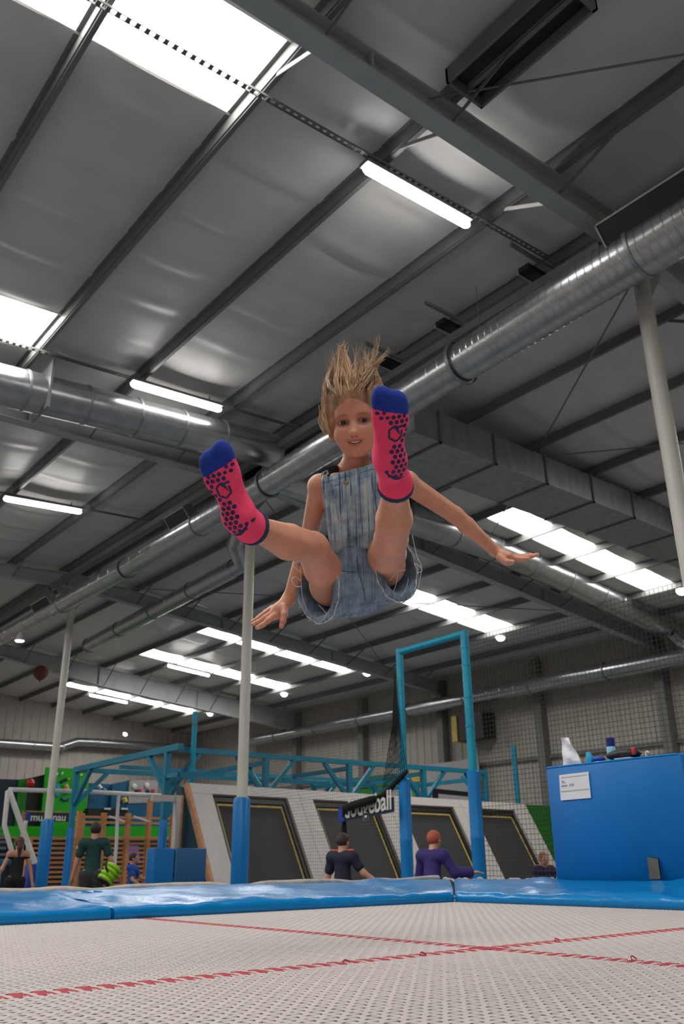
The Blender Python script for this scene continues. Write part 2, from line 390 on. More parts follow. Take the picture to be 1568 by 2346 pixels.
scoop(d1, (7.84, 3.72, 7.17), 1.7, .42); scoop(d1, (7.9, 15.25, 6.92), .85, .3, .2); scoop(d1, (7.95, 23.0, 6.83), 1.2, .28, .2)
d2 = thing('cross_duct', 'bright spiral duct crossing the hall from the left behind the pink-socked foot', 'duct', (5, 12.4, 7))
XS = [-6.3, -2, 1.5, 3.6, 4.6, 5.5, 6.35, 7.2, 8.4]
for i in range(len(XS)-1):
    z = lambda x: 6.9+.075*x
    duct(d2, [(XS[i], 12.4, z(XS[i])), (XS[i+1], 12.4, z(XS[i+1]))], (.33, .33), 1.2, ribh=.004); collar(d2, (XS[i+1], 12.4, z(XS[i+1])), (1, 0, .075), .33, .035)
for x in (2.9, 3.9): B().box((x-.02, 12.05, 6.9+.075*x-.36), (x+.02, 12.75, 6.9+.075*x+.5)).build('duct_strap', M['galvd'], d2, smooth=False)
d3 = thing('far_cross_duct', 'wide spiral duct on the right under the long skylight, behind the outstretched hand', 'duct', (16, 13.4, 7))
XS = [8.5, 10.6, 12.6, 14.2, 15.6, 17, 18.4, 19.8, 21.4, 22.9]; ZS3 = [7.55, 7.52, 7.5, 7.46, 7.4, 7.28, 7.12, 6.95, 6.75, 6.55]
for i in range(len(XS)-1):
    duct(d3, [(XS[i], 13.3, ZS3[i]), (XS[i+1], 13.3, ZS3[i+1])], (.36, .37), .7, ribh=.004, n=32); collar(d3, (XS[i+1], 13.3, ZS3[i+1]), (1, 0, -.08), .37, .04)
d4 = thing('branch_duct', 'narrow spiral branch duct on the left beyond the ridge, ending in an elbow', 'duct', (10.6, 20, 6.6))
a4 = at(540, 1300, y=17.2); b4 = at(205, 1478, x=a4[0])
ds = (b4-a4)/np.linalg.norm(b4-a4)
for i in range(4): duct(d4, [a4+(b4-a4)*i/4, a4+(b4-a4)*(i+1)/4], (.23, .22), .8); collar(d4, a4+(b4-a4)*(i+1)/4, ds, .225, .05)
e0 = at(545, 1235, y=16.6)
B().tube([a4+(b4-a4)*.02, a4-ds*.35, e0+(0, .1, -.1), e0+(-.1, -.25, .1), e0+(-.35, -.4, .3)], .235, 18).build('elbow', M['galv'], d4)
d5 = thing('rectangular_duct', 'rectangular sheet metal duct behind the raised right foot, going right', 'duct', (9.3, 9.15, 6.8))
xs = [9.0, 9.6, 11.0, 12.45, 13.9, 15.3, 16.8, 18.3, 20]
for i in range(len(xs)-1):
    zb = lambda x: 6.8 if x < 15 else 6.8-.02*(x-15)
    a, c = xs[i], xs[i+1]; w = 1.55 if i < 2 else 1.2
    B().hexa([(a+.01, 9.15, zb(a)), (c-.01, 9.15, zb(c)), (c-.01, 9.15+w, zb(c)), (a+.01, 9.15+w, zb(a)), (a+.01, 9.15, zb(a)+.58), (c-.01, 9.15, zb(c)+.58), (c-.01, 9.15+w, zb(c)+.58), (a+.01, 9.15+w, zb(a)+.58)]).build('duct_section', M['galvd'], d5, smooth=False)
    b = B(); q = .03
    b.box((c-.02, 9.15-q, zb(c)-q), (c+.02, 9.15, zb(c)+.58+q)); b.box((c-.02, 9.15-q, zb(c)-q), (c+.02, 9.15+w+q, zb(c)))
    b.build('flange', M['steel'], d5, smooth=False)
d6 = thing('wall_duct', 'long spiral duct along the top of the right wall', 'duct', (23.2, 20, 5.5))
for i in range(8):
    y = 12.6+i*3.0; duct(d6, [(23.2, y, 5.6-.005*i), (23.2, y+3, 5.595-.005*i)], (.27-.008*i, .262-.008*i), .6); collar(d6, (23.2, y+3, 5.595-.005*i), (0, 1, 0), .27-.008*i, .06)
B().tube([(22.85, 13.3, 6.58), (23.2, 13.2, 6.4), (23.25, 12.9, 6.0), (23.2, 12.6, 5.7), (23.2, 12.9, 5.6)], .27, 18).build('elbow', M['galv'], d6)
d7 = thing('back_wall_duct', 'shiny duct with a double bend along the back wall on the left', 'duct', (14, 41.7, 5.4))
B().tube([(2, 41.7, 5.4), (14.9, 41.7, 5.43)], .2, 16).build('duct_section', M['galv'], d7)
B().tube([(14.9, 41.7, 5.43), (16.2, 41.7, 5.43), (17.0, 41.7, 5.75), (18, 41.7, 5.78)], .2, 16).build('duct_bend', M['galv'], d7)
B().tube([(18, 41.7, 5.78), (23.4, 41.7, 5.8)], .2, 16).build('duct_section', M['galv'], d7)
for x in (14.9, 16.3, 18.1): collar(d7, (x, 41.7, 5.43 if x < 17 else 5.78), (1, 0, 0), .2, .08)
# ------------------------------------------------------------------ cable trays and lamps
def tray(y, x0, x1, z0, lab):
    t = thing('cable_tray', lab, 'cable tray', (x0, y, z0)); zt = lambda x: z0+.05*(x-x0)
    for s in (-1, 1): B().bar((x0, y+s*.03, zt(x0)), (x1, y+s*.03, zt(x1)), .008, .03).build('rail', M['steel'], t, smooth=False)
    b = B(); x = x0
    while x < x1:
        b.box((x, y-.03, zt(x)-.004), (x+.045, y+.03, zt(x)+.004)); x += .1
    tag(b.build('rung', M['steel'], t, smooth=False), kind='stuff')
tray(5.74, -3, 9.2, zr(-3)-.19, 'slotted cable tray crossing the top skylight')
tray(11.95, -3, 8.6, zr(-3)-.19, 'slotted cable tray leading to the tube light above the left duct')
tray(18.1, 3, 9.2, zr(3)-.19, 'slotted cable tray leading to the tube light under the left duct')
def tube_light(a, c, lab):
    a = np.array(a); c = np.array(c); mid = (a+c)/2; t = thing('tube_light', lab, 'light', mid, 'fluorescent lamps below the purlins'); u = (c-a)/np.linalg.norm(c-a)
    B().bar(a+(0, 0, .075), c+(0, 0, .075), .15, .05).build('housing', M['steel'], t, smooth=False)
    pts = [a, a+u*.02, a+u*.06, c-u*.06, c-u*.02, c]
    B().tube(pts, [.02, .04, .055, .055, .04, .02], 14).build('diffuser', M['tube'], t)
    for p in (a+u*.25, c-u*.25): B().tube([p+(0, 0, .08), p+(0, 0, .2)], .012, 6).build('bracket', M['steel'], t)
tube_light((5.08, 5.79, 7.60), (6.84, 5.79, 7.69), 'lit tube light left of the big rafter, above the girl')
tube_light((5.14, 11.87, 7.60), (6.88, 11.87, 7.69), 'lit tube light just above the left spiral duct')
tube_light((5.14, 18.03, 7.60), (6.88, 17.98, 7.69), 'lit tube light at the left edge, below the left spiral duct')
tube_light(at(205, 1592, y=36.4), at(292, 1610, y=36.4), 'lit tube light among the farthest skylights on the left')
tube_light(at(385, 1525, y=29.1), at(480, 1548, y=29.1), 'lit tube light between the middle skylights and the centre column')
def round_lamp(p, r, lab):
    p = np.array(p); t = thing('round_lamp', lab, 'light', p, 'round floodlights at the far eaves'); ax = np.array([-.55, -.35, -.75]); ax /= np.linalg.norm(ax)
    B().lathe(p-ax*.16, ax, [(0, r*.4), (.05, r*.6), (.12, r), (.16, r)], 18).build('housing', M['steel'], t)
    B().lathe(p, ax, [(0, r*.92), (.025, r*.85)], 18).build('lens', M['spot'], t)
    B().tube([p-ax*.12, (p[0]-ax[0]*.12, p[1]-ax[1]*.12, zr(p[0])+.06)], .015, 6).build('stem', M['steel'], t)
for px, py, yy, lab in ((1147, 1460, 18.2, 'round lamp beside the skylight over the blue gate frame'), (841, 1542, 25.1, 'round lamp at the end of the skylight row right of the centre column'),
                        (651, 1590, 30.6, 'round lamp just right of the centre column'), (481, 1635, 36.9, 'round lamp left of the centre column, at the row end'),
                        (1563, 1353, 11.65, 'round lamp at the right edge under the skylight end'), (287, 1682, 40.5, 'small round lamp by the back wall duct on the left'),
                        ):
    round_lamp(at(px, py, y=yy), .16 if yy < 40 else .12, lab)
def spot(px, py, yy, lab):
    p = at(px, py, y=yy); t = thing('spotlight', lab, 'light', p, 'small spotlights behind the rectangular duct'); B().lathe(p+(0, 0, .12), (-.2, -.3, -1), [(0, .03), (.03, .05), (.12, .055)], 12).build('can', M['black'], t)
    B().lathe(p, (-.2, -.3, -1), [(0, .045), (.012, .04)], 12).build('lens', M['spot'], t)
spot(1017, 1110, 12.2, 'left one of two spotlights right of the raised foot'); spot(1028, 1112, 12.3, 'right one of two spotlights right of the raised foot'); spot(1127, 1156, 12.6, 'lone spotlight at the corner of the long skylight')
p = at(46, 1460, y=23.9); t = thing('cone_lamp', 'bright cone lamp under the ridge duct on the left', 'light', p)
B().lathe(p+(0, 0, .14), (0, 0, -1), [(0, .03), (.04, .05), (.24, .14)], 14).build('shade', M['white'], t); B().lathe(p+(0, 0, -.1), (0, 0, -1), [(0, .12), (.02, .1)], 14).build('bulb', M['spot'], t)
p = at(93, 1545, y=30.5); B0 = B().lathe(p-(0, 0, .28), (0, 0, 1), [(0, .01), (.03, .03), (.05, .02), (.1, .12), (.2, .22), (.35, .28), (.5, .22), (.58, .1), (.6, .01)], 16)
tag(B0.build('balloon', M['rustred']), 'dull red balloon against the ceiling at far left', 'balloon')
# ================================================================== TRAMPOLINE
BX0, BX1, BY0, BY1, CX, CY, PT = -.06, 3.49, -.26, 3.42, 1.74, 1.6, .02
tr = thing('trampoline', 'cream woven trampoline bed with crossing red stitched lines in the foreground', 'trampoline', (CX, CY, FZ))
def bands(alongx, skip):
    """woven webbing bands: each goes over and under the crossing ones"""
    n0, n1 = (BY0, BY1) if alongx else (BX0, BX1); a0, a1 = (BX0, BX1) if alongx else (BY0, BY1)
    ks = np.arange(math.ceil(n0/PT), int(n1/PT)+1); ss = np.arange(math.ceil(a0/PT)*2, int(a1/PT)*2+1)
    ks = ks[np.abs(ks*PT-skip) > .03]
    return ks, ss
def ribbon(ks, ss, alongx, wd, amp, th, ph=0, cen=None):
    rng = np.random.default_rng(3 if alongx else 4)
    nk, ns = len(ks), len(ss); V = np.zeros((nk, ns, 4, 3))
    par = np.where((ss[None, :]//2+ks[:, None]+ph) % 2 == 0, 1., -1.)*np.where(ss[None, :] % 2 == 0, 1, 0)
    if not alongx: par = -par
    off = rng.normal(0, .0006, (nk, 1)); c = (ks*PT if cen is None else cen)
    for j, (q, dz) in enumerate(((-1, -th), (-.45, th), (.45, th), (1, -th))):
        ctr = np.broadcast_to(np.reshape(c, (-1, 1))+off, (nk, ns)); al = np.broadcast_to(ss[None, :]*PT/2, (nk, ns))
        V[:, :, j, 0] = al if alongx else ctr+q*wd/2; V[:, :, j, 1] = ctr+q*wd/2 if alongx else al
        V[:, :, j, 2] = par*amp+dz
    idx = np.arange(nk*ns*4).reshape(nk, ns, 4)
    f = np.stack([idx[:, :-1, :-1], idx[:, 1:, :-1], idx[:, 1:, 1:], idx[:, :-1, 1:]], -1).reshape(-1, 4)
    if not alongx: f = f[:, ::-1]
    return V.reshape(-1, 3), f
def quick(name, V, F, m, parent, kind=None):
    me = bpy.data.meshes.new(name); F = np.asarray(F, np.int32); me.vertices.add(len(V)); me.vertices.foreach_set('co', V.astype(np.float32).ravel())
    me.loops.add(F.size); me.loops.foreach_set('vertex_index', F.ravel()); me.polygons.add(len(F))
    me.polygons.foreach_set('loop_start', np.arange(0, F.size, F.shape[1], dtype=np.int32))
    me.polygons.foreach_set('loop_total', np.full(len(F), F.shape[1], np.int32)); me.polygons.foreach_set('use_smooth', np.ones(len(F), bool))
    me.update(calc_edges=True); me.validate()
    for x in (m if isinstance(m, (list, tuple)) else [m]): me.materials.append(x)
    return tag(link(name, me, parent), kind=kind)
for ax, sk, nm in ((True, CY, 'weft_band'), (False, CX, 'warp_band')):
    ks, ss = bands(ax, sk); V, F = ribbon(ks, ss, ax, .0119, .0008, .0004); quick(nm, V, F, M['bed'], tr, 'stuff')
    V, F = ribbon(np.array([0]), ss, ax, .056, .0014, .0005, ph=int(round(sk/PT)), cen=np.array([sk])); quick('red_line', V, F, M['red'], tr)
# loose red threads by the crossing
for (x, y), h in (((1.50, 1.585), .006), ((1.28, 1.59), .005), ((2.0, 1.6), .006), ((1.745, 1.2), .007)):
    B().tube(curve([(x, y, .002), (x+.006, y+.006, h), (x+.014, y+.008, h*1.1), (x+.02, y+.002, h*.3)]), .0014, 5).build('loose_thread', M['red'], tr)
b = B()
for lo, hi in (((BX0-.1, BY0-.1, -.07), (BX1+.1, BY0-.02, -.036)), ((BX0-.1, BY1+.03, -.07), (BX1+.1, BY1+.1, -.036)), ((BX0-.1, BY0-.02, -.07), (BX0-.02, BY1+.03, -.036)), ((BX1+.03, BY0-.02, -.07), (BX1+.1, BY1+.03, -.036))): b.box(lo, hi)
b.build('frame', M['steel'], tr, smooth=False)
for lo, hi in (((BX0-.12, BY0-.12, FZ), (BX1+.12, BY0-.1, -.04)), ((BX0-.12, BY1+.1, FZ), (BX1+.12, BY1+.12, -.04)), ((BX0-.12, BY0-.1, FZ), (BX0-.1, BY1+.1, -.04)), ((BX1+.1, BY0-.1, FZ), (BX1+.12, BY1+.1, -.04))): B().box(lo, hi).build('shade_skirt', M['black'], tr, smooth=False)  # unseen side panels, added to keep the space under the bed dark
for x in (BX0-.06, BX1+.07):
    for y in (BY0-.06, BY1+.07): B().tube([(x, y, FZ), (x, y, -.07)], .03, 10).build('leg', M['steel'], tr)
# vinyl pads round the bed
PROF = [(0, -.004), (-.006, .01), (-.004, .03), (.008, .043), (.03, .048), (.1, .053), (.2, .06), (.32, .069), (.45, .078), (.58, .086), (.7, .092), (.76, .09), (.79, .07), (.79, -.03), (.4, -.03), (.05, -.012)]
def wr_(u, v, s):
    """wrinkles of the slack vinyl cover"""
    r = 0
    for k in range(7):
        a = 3.1*k+s; fx = 5+3.7*k; r += math.sin(u*fx+a+2.2*math.sin(v*6+a))*math.sin(v*(5+1.3*k)+a*1.7)/(1+.55*k)
    f = min(1, max(0, v/.1))*min(1, max(0, (.78-v)/.1))
    return .0085*r*f+.0035*math.sin(u*37+s)*math.exp(-((v-.02)/.03)**2)*(math.sin(u*11+s)+.3)
def pad(name, p0, p1, t, nrm, mit0, mit1, lab, seed):
    p0 = np.array(p0, float); t = np.array(t, float); nrm = np.array(nrm, float); L = np.linalg.norm(np.array(p1)-p0)
    n = int(L/.025)+1; P = []
    for i in range(n+1):
        row = []
        for v, z in PROF:
            a, c = -mit0*v, L+mit1*v; u = a+(c-a)*i/n; e = min(i, n-i)/n*L; s = 1-math.exp(-e/.01)*.08
            q = p0[:2]+t*u+nrm*v; row.append((q[0], q[1], (z+wr_(u, v, seed) if z > .02 else z)*s))
        P.append(row)
    b = B(); b.loft(P, True); return tag(b.build(name, M['pad'], ang=60), lab, 'safety pad')
pad('safety_pad', (1.6, BY1), (-1.6, BY1), (-1, 0), (0, 1), .0, .0, 'blue vinyl edge pad at the left edge, left of the seam', 1.3)
pad('safety_pad', (BX1, BY1), (1.615, BY1), (-1, 0), (0, 1), .98, .0, 'wrinkled blue edge pad from the seam to the corner of the bed', 4.4)
pad('safety_pad', (BX1, -.9), (BX1, BY1-.01), (0, 1), (1, 0), .0, .98, 'blue edge pad on the right, in front of the tall blue block', 8.1)
# grey cloth skirt rolled along the far edge of the pads
def skirt(a, c, lab, h):
    a = np.array(a, float); c = np.array(c, float); n = 90; pts = []; rr = []
    for i in range(n+1):
        u = i/n; p = a+(c-a)*u; pts.append(p+(0, 0, .006*math.sin(u*40)+.004*math.sin(u*91))); rr.append(h*(1+.14*math.sin(u*57)+.1*math.sin(u*133)))
    return tag(B().tube(pts, rr, 12).build('cloth_skirt', M['skirt']), lab, 'cloth')
skirt((-1.6, 4.25, .085), (4.2, 4.25, .084), 'crumpled grey cloth roll along the far edge of the left pads', .02)
skirt((4.3, 4.3, .082), (4.31, 3.42, .086), 'short grey cloth roll by the foot of the tall blue block', .009)
# ------------------------------------------------------------------ tall blue block and what lies on it
b = B(); b.box((4.22, 1.2, FZ), (6.0, 4.4, -.04)); tag(b.build('plinth', M['foam'], smooth=False), 'low dark blue plinth under the tall blue block', 'plinth')
t = thing('padded_block', 'tall blue vinyl block with a paper notice, right of the bed', 'padded block', (4.9, 2.97, -.04))
B().bbox((4.3, 2.51, -.04), (5.4, 3.405, .712), .02).build('block_body', M['podium'], t, ang=60)
B().tube([(4.306, 2.53, .704), (4.306, 3.385, .704)], .006, 8).build('piping', M['pad'], t)
def onbox(px, py, x=4.45): return at(px, py, x=x)
q = [at(*c, x=4.297) for c in ((1282, 1776), (1349, 1768), (1355, 1828), (1286, 1834))]
t = thing('paper_notice', 'white paper notice with gold rules taped on the blue block', 'notice', (q[0]+q[2])/2)
B().hexa(q+[p-(.002, 0, 0) for p in q]).build('sheet', M['paper'], t, smooth=False)
def onpaper(u, v): return (q[0]*(1-u)+q[1]*u)*(1-v)+(q[3]*(1-u)+q[2]*u)*v-(.0035, 0, 0)
for u0, u1, v, h, m in ((.06, .95, .1, .025, 'gold'), (.03, .97, .64, .03, 'gold')):
    B().add([onpaper(u0, v), onpaper(u1, v), onpaper(u1, v+h), onpaper(u0, v+h)], [(0, 1, 2, 3)]).build('printed_rule', M[m], t, smooth=False)
xd = onpaper(1, 0)-onpaper(0, 0); yd = onpaper(0, 0)-onpaper(0, 1)
text_mesh('in..', .026, onpaper(.08, .33), xd, yd, 'printed_text', M['ink'], t, .0004); text_mesh('lesson  10.00', .017, onpaper(.06, .47), xd, yd, 'printed_text', M['ink'], t, .0004)
# black phone leaning against the block
ph = [at(*c, x=xx) for c, xx in (((1489, 2014), 4.235), ((1514, 2014), 4.235), ((1508, 1968), 4.285), ((1483, 1963), 4.285))]
tag(B().hexa(ph+[p+(.012, 0, .002) for p in ph]).build('phone', M['black'], smooth=False), 'small black case leaning on the foot of the blue block', 'case')
# crumpled white paper
q = [at(*c, x=4.42) for c in ((1285, 1690), (1304, 1690), (1332, 1750), (1289, 1755))]
P = []
for i in range(9):
    u = i/8; a = q[0]*(1-u)+q[3]*u; c = q[1]*(1-u)+q[2]*u; row = []
    for j in range(9):
        v = j/8; p = a*(1-v)+c*v; row.append(p+np.array([.009*math.sin(v*5+u*3)+.006*math.sin(u*9-v*4), 0, 0]))
    P.append(row)
zmin = min(p[2] for r in P for p in r)
b = B(); b.grid(P); b.grid([[p+np.array([.004, 0, 0]) for p in r] for r in P]); tag(b.build('paper_sheet', M['paper'], ang=20), 'white creased paper standing up on the left of the block top', 'paper')
def lay(name, lab, cat, m, c, r, px=None):
    b = B(); c = np.array(c, float); rings = []
    for k in range(7):
        th = -math.pi/2+math.pi*k/6
        rings.append([c+np.array([r[0]*math.cos(th)*math.cos(a)*(1+.12*math.sin(3*a+k)), r[1]*math.cos(th)*math.sin(a)*(1+.1*math.cos(2*a)), r[2]*math.sin(th)]) for a in [2*math.pi*i/14 for i in range(14)]])
    return tag(b.loft(rings).build(name, m, ang=70), lab, cat)
TZ = .712
p = at(1352, 1735, x=4.38); bl = B(); bl.lathe((p[0], p[1], TZ), (0, .1, 1), [(0, .019), (.03, .022), (.05, .016), (.064, .013), (.065, .004)], 12)
tag(bl.build('bottle_cap', M['cyan']), 'bright cyan plastic cap standing beside the white paper', 'cap')
p = at(1372, 1738, x=4.38); lay('cloth_bundle', 'cobalt blue bundle beside the cyan cap on the block', 'bundle', M['cobalt'], (p[0], p[1], TZ+.018), (.03, .045, .02))
p = at(1402, 1725, x=4.6); t = thing('water_bottle', 'pale blue water bottle with navy cap on the blue block', 'bottle', (p[0], p[1], TZ))
h = at(1400, 1690, x=4.6)[2]-TZ
B().lathe((p[0], p[1], TZ), (0, 0, 1), [(0, .024), (.004, .027), (h*.62, .027), (h*.68, .024)], 18).build('bottle_body', M['bottle'], t)
B().lathe((p[0], p[1], TZ+h*.68), (0, 0, 1), [(0, .026), (h*.3, .026), (h*.32, .022)], 18).build('cap', M['capblue'], t)
p = at(1430, 1730, x=4.40); t = thing('pouch', 'black lumpy pouch with a red tab on the block top', 'pouch', (p[0], p[1], TZ)); lay('pouch_body', None, None, M['black'], (p[0], p[1], TZ+.03), (.055, .125, .033)).parent = t
bpy.data.objects['pouch_body'].matrix_parent_inverse = Matrix.Translation(-t.location)
p2 = at(1453, 1727, x=4.36); B().bbox((p2[0]-.01, p2[1]-.008, TZ+.02), (p2[0]+.01, p2[1]+.008, TZ+.058), .002).build('tab', M['redp'], t)
p = at(1480, 1722, x=4.42); tag(B().tube([(p[0], p[1], TZ), (p[0], p[1], TZ+.03), (p[0], p[1]-.012, TZ+.036), (p[0], p[1]-.018, TZ+.028)], .006, 8).build('hook', M['white']), 'small white hook shape on the right of the block top', 'hook')
p = at(1515, 1718, x=4.5); tag(B().hexa([(p[0]-.05, p[1]-.07, TZ), (p[0]+.08, p[1]-.07, TZ), (p[0]+.08, p[1]+.07, TZ), (p[0]-.05, p[1]+.07, TZ), (p[0]-.05, p[1]-.07, TZ+.016), (p[0]+.08, p[1]-.07, TZ+.016), (p[0]+.08, p[1]+.06, TZ+.006), (p[0]-.05, p[1]+.06, TZ+.006)]).build('paper_pad', M['paper'], smooth=False), 'white paper pad lying at the right of the block top', 'paper')
p = at(1432, 1740, x=4.34); tag(B().box((p[0]-.025, p[1]-.05, TZ), (p[0]+.01, p[1]+.05, TZ+.005)).build('card', M['white'], smooth=False), 'white card lying in front of the black pouch', 'card')
# ------------------------------------------------------------------ blue gate frame and netting
gt = thing('gate_frame', 'tall bright blue gate frame with padded lower posts', 'gate', (9, 9.02, FZ))
for y, r in ((9.71, .055), (8.33, .06)):
    B().tube([(9, y, FZ), (9, y, 3.25)], r, 14).build('post', M['teal'], gt)
    for z in (1.9, 2.3, 2.75, 3.0): B().tube([(9, y, z), (9, y, z+.025)], r+.006, 14).build('sleeve', M['teal'], gt)
    B().lathe((9, y, FZ), (0, 0, 1), [(0, .09), (1.35, .09), (1.37, .095), (1.39, .09), (2.2, .088), (2.22, .07)], 18).build('post_pad', M['padcol'], gt)
B().tube([(9, 9.74, 3.2), (9, 8.30, 3.22)], .05, 12).build('beam', M['teal'], gt)
def net(name, x, ya, yb, za, zb, cell, r, m, lab, sag=0):
    b = B()
    ny = int(abs(yb-ya)/cell); nz = int((zb-za)/cell)
    for i in range(ny+1):
        y = ya+(yb-ya)*i/ny; b.add([(x-r, y, za), (x+r*.5, y-r, za), (x+r*.5, y+r, za), (x-r, y, zb), (x+r*.5, y-r, zb), (x+r*.5, y+r, zb)], [(0, 1, 4, 3), (1, 2, 5, 4), (2, 0, 3, 5)])
    for j in range(nz+1):
        z = za+(zb-za)*j/nz; b.add([(x-r, ya, z), (x+r*.5, ya, z-r), (x+r*.5, ya, z+r), (x-r, yb, z), (x+r*.5, yb, z-r), (x+r*.5, yb, z+r)], [(0, 1, 4, 3), (1, 2, 5, 4), (2, 0, 3, 5)])
    return tag(b.build(name, m, smooth=False), lab, 'net')
net('safety_net', 9.03, 8.24, 1.5, FZ, 3.15, .06, .0028, M['netg'], 'square mesh safety net right of the gate frame, behind the blue block')
net('safety_net', 9.03, 9.8, 13.86, -.1, 2.9, .05, .0016, M['netg'], 'fine mesh net between the centre column and the gate frame')
fb = B(); tp_ = at(905, 1545, x=8.92); cs = []
for i in range(13):
    u = i/12; e = at(933-58*u, 1764+58*u, x=8.9); mid = at(914-14*u, 1650+10*u, x=8.91); P_ = [tp_+(0, .012*(u-.5), 0), (tp_*.55+mid*.45)+(0, .01*math.sin(9*u), 0), mid, (mid*.5+e*.5)+(0, .01*math.sin(7*u), 0), e]; cs.append(P_); fb.tube(P_, .0055, 5)
for k in range(1, 16):
    t_ = k/16; row = []
    for P_ in cs: j = min(3, int(t_*4)); w_ = t_*4-j; row.append(P_[j]*(1-w_)+P_[j+1]*w_)
    fb.tube(row, .004, 4)
tag(fb.build('bunched_net', M['rope']), 'black bunched net hanging along the left gate post', 'net')
hem = [at(934, 1766, x=8.9), at(905, 1795, x=8.9), at(878, 1824, x=8.88), at(850, 1833, x=8.68), at(815, 1843, x=8.66), at(790, 1853, x=8.66)]
tag(B().tube(curve(hem, 4), [.028+.03*min(1, i/12) for i in range(21)], 10).build('net_hem', M['rope']), 'black rolled net hem sagging from the gate post to the banner', 'net')
tag(B().tube([at(789, 1856, x=8.70), at(789, 1878, x=8.8), at(789, 1900, x=8.84), at(788, 1930, x=8.84), at(787, 2000, x=8.84)], [.03, .03, .045, .05, .05], 10).build('hanging_strap', M['rope']), 'black net tail hanging below the banner', 'net')
q = [at(*c, x=8.75) for c in ((776, 1852), (902, 1825), (903, 1860), (776, 1884))]
t = thing('banner', 'sagging banner lettered dodgeball hanging from the net hem', 'banner', (q[0]+q[2])/2)
xd = q[1]-q[0]; yd = q[0]-q[3]
B().hexa([p+np.array([.012, 0, 0]) for p in q]+[p for p in q]).build('banner_sheet', M['navy'], t, smooth=False)
W_ = np.linalg.norm(xd)
e = [q[0]*(1-u)+q[1]*u for u in (0, .12)]; f = [q[3]*(1-u)+q[2]*u for u in (0, .12)]
B().hexa([p-np.array([.004, 0, 0]) for p in (e[0], e[1], f[1], f[0])]+[p-np.array([.008, 0, 0]) for p in (e[0], e[1], f[1], f[0])]).build('banner_logo', M['cobalt'], t, smooth=False)
text_mesh('dodgeball', .38, q[3]+xd*.125+yd*.2-np.array([.014, 0, 0]), xd, yd, 'lettering', M['white'], t, .003, .007, sx=W_*.85/1.53*1.06)
# ------------------------------------------------------------------ wall trampolines
O = np.array([8.92, 16, 1.64]); E1 = np.array([.9945, .1045, 0]); D1 = np.array([.05, -.46, -.886]); D1 -= E1*(D1@E1); D1 /= np.linalg.norm(D1); NN = -np.cross(E1, D1)
def bk(u, s, h=0): return O+E1*u+D1*s+NN*h
def slab(u0, u1, s0, s1, h0, h1, b=None):
    b = b or B(); return b.hexa([bk(u0, s0, h0), bk(u0, s1, h0), bk(u1, s1, h0), bk(u1, s0, h0), bk(u0, s0, h1), bk(u0, s1, h1), bk(u1, s1, h1), bk(u1, s0, h1)])
SB = 2.84
opens = [(.5, 2.53), (3.28, 5.38), (6.22, 8.32), (9.1, 11.1)]; ed = [0, 2.9, 5.8, 8.7, 11.8]
labs = ['black angled wall trampoline behind the padded centre column', 'black angled wall trampoline behind the dodgeball banner', 'black angled wall trampoline seen through the blue gate', 'rightmost black angled wall trampoline beside the blue block']
for i, (a, c) in enumerate(opens):
    t = thing('wall_trampoline', labs[i], 'wall trampoline', bk((a+c)/2, SB), 'angled wall trampolines')
    for nm, r in (('side_pad', (ed[i]+.005, a, .205, SB)), ('side_pad', (c, ed[i+1]-.005, .205, SB)), ('top_pad', (ed[i]+.005, ed[i+1]-.005, -.02, .2)), ('bottom_pad', (a, c, SB-.2, SB))):
        slab(*r, -.05, .07).build(nm, M['gpad'], t, smooth=False)
    for r in ((a, a+.11, .2, SB-.2), (c-.11, c, .2, SB-.2), (a+.11, c-.11, .2, .33), (a+.11, c-.11, SB-.3, SB-.2)): slab(*r, -.06, .0).build('frame_pad', M['jumpf'], t, smooth=False)
    j = slab(a+.11, c-.11, .33, SB-.3, -.07, -.05).build('jump_mat', M['jump'], t, smooth=False)
    for r in ((a+.12, a+.17, .34, SB-.32), (c-.17, c-.12, .34, SB-.32), (a+.17, c-.17, .34, .39), (a+.17, c-.17, SB-.37, SB-.32)): slab(*r, -.052, -.044).build('yellow_line', M['yellow'], j, smooth=False)
    slab(ed[i]+.005, ed[i+1]-.005, -.02, SB, -.09, -.075).build('backing', M['dteal'], t, smooth=False)
    if i in (1, 2): slab(ed[i]+.12, ed[i]+.38, .92, .95, .071, .076).build('label_strip', M['paper'], t, smooth=False)
t = thing('bank_end_panel', 'dark teal end panel with plywood edge left of the wall trampolines', 'panel', bk(0, SB))
a, c, d = bk(-.11, 0, -.06), bk(-.11, SB, -.06), np.array([8.81, 16.25, FZ]); ct = np.array([8.81, 16.25, 1.66])
B().hexa([c, d, d+(.04, 0, 0), c+(.04, 0, 0), a, ct, ct+(.04, 0, 0), a+(.04, 0, 0)]).build('panel', M['dteal'], t, smooth=False)
slab(-.06, 0, -.02, SB, -.05, .07).build('plywood_edge', M['ply'], t, smooth=False)
p0, p1 = at(404, 1822, y=15.9), at(419, 1822, y=15.9); t = thing('white_post', 'white painted post with a plywood edge left of the bank', 'post', (p0[0], 15.9, FZ))
B().box((p0[0], 15.85, FZ), (p1[0]-.05, 16.0, p0[2])).build('post_body', M['gpad'], t, smooth=False); B().box((p1[0]-.05, 15.86, FZ), (p1[0], 16.0, p0[2])).build('plywood_edge', M['ply'], t, smooth=False)
B().box((p0[0]-.5, 15.9, p0[2]-.12), (p0[0], 15.98, p0[2])).build('rail', M['gpad'], t, smooth=False)
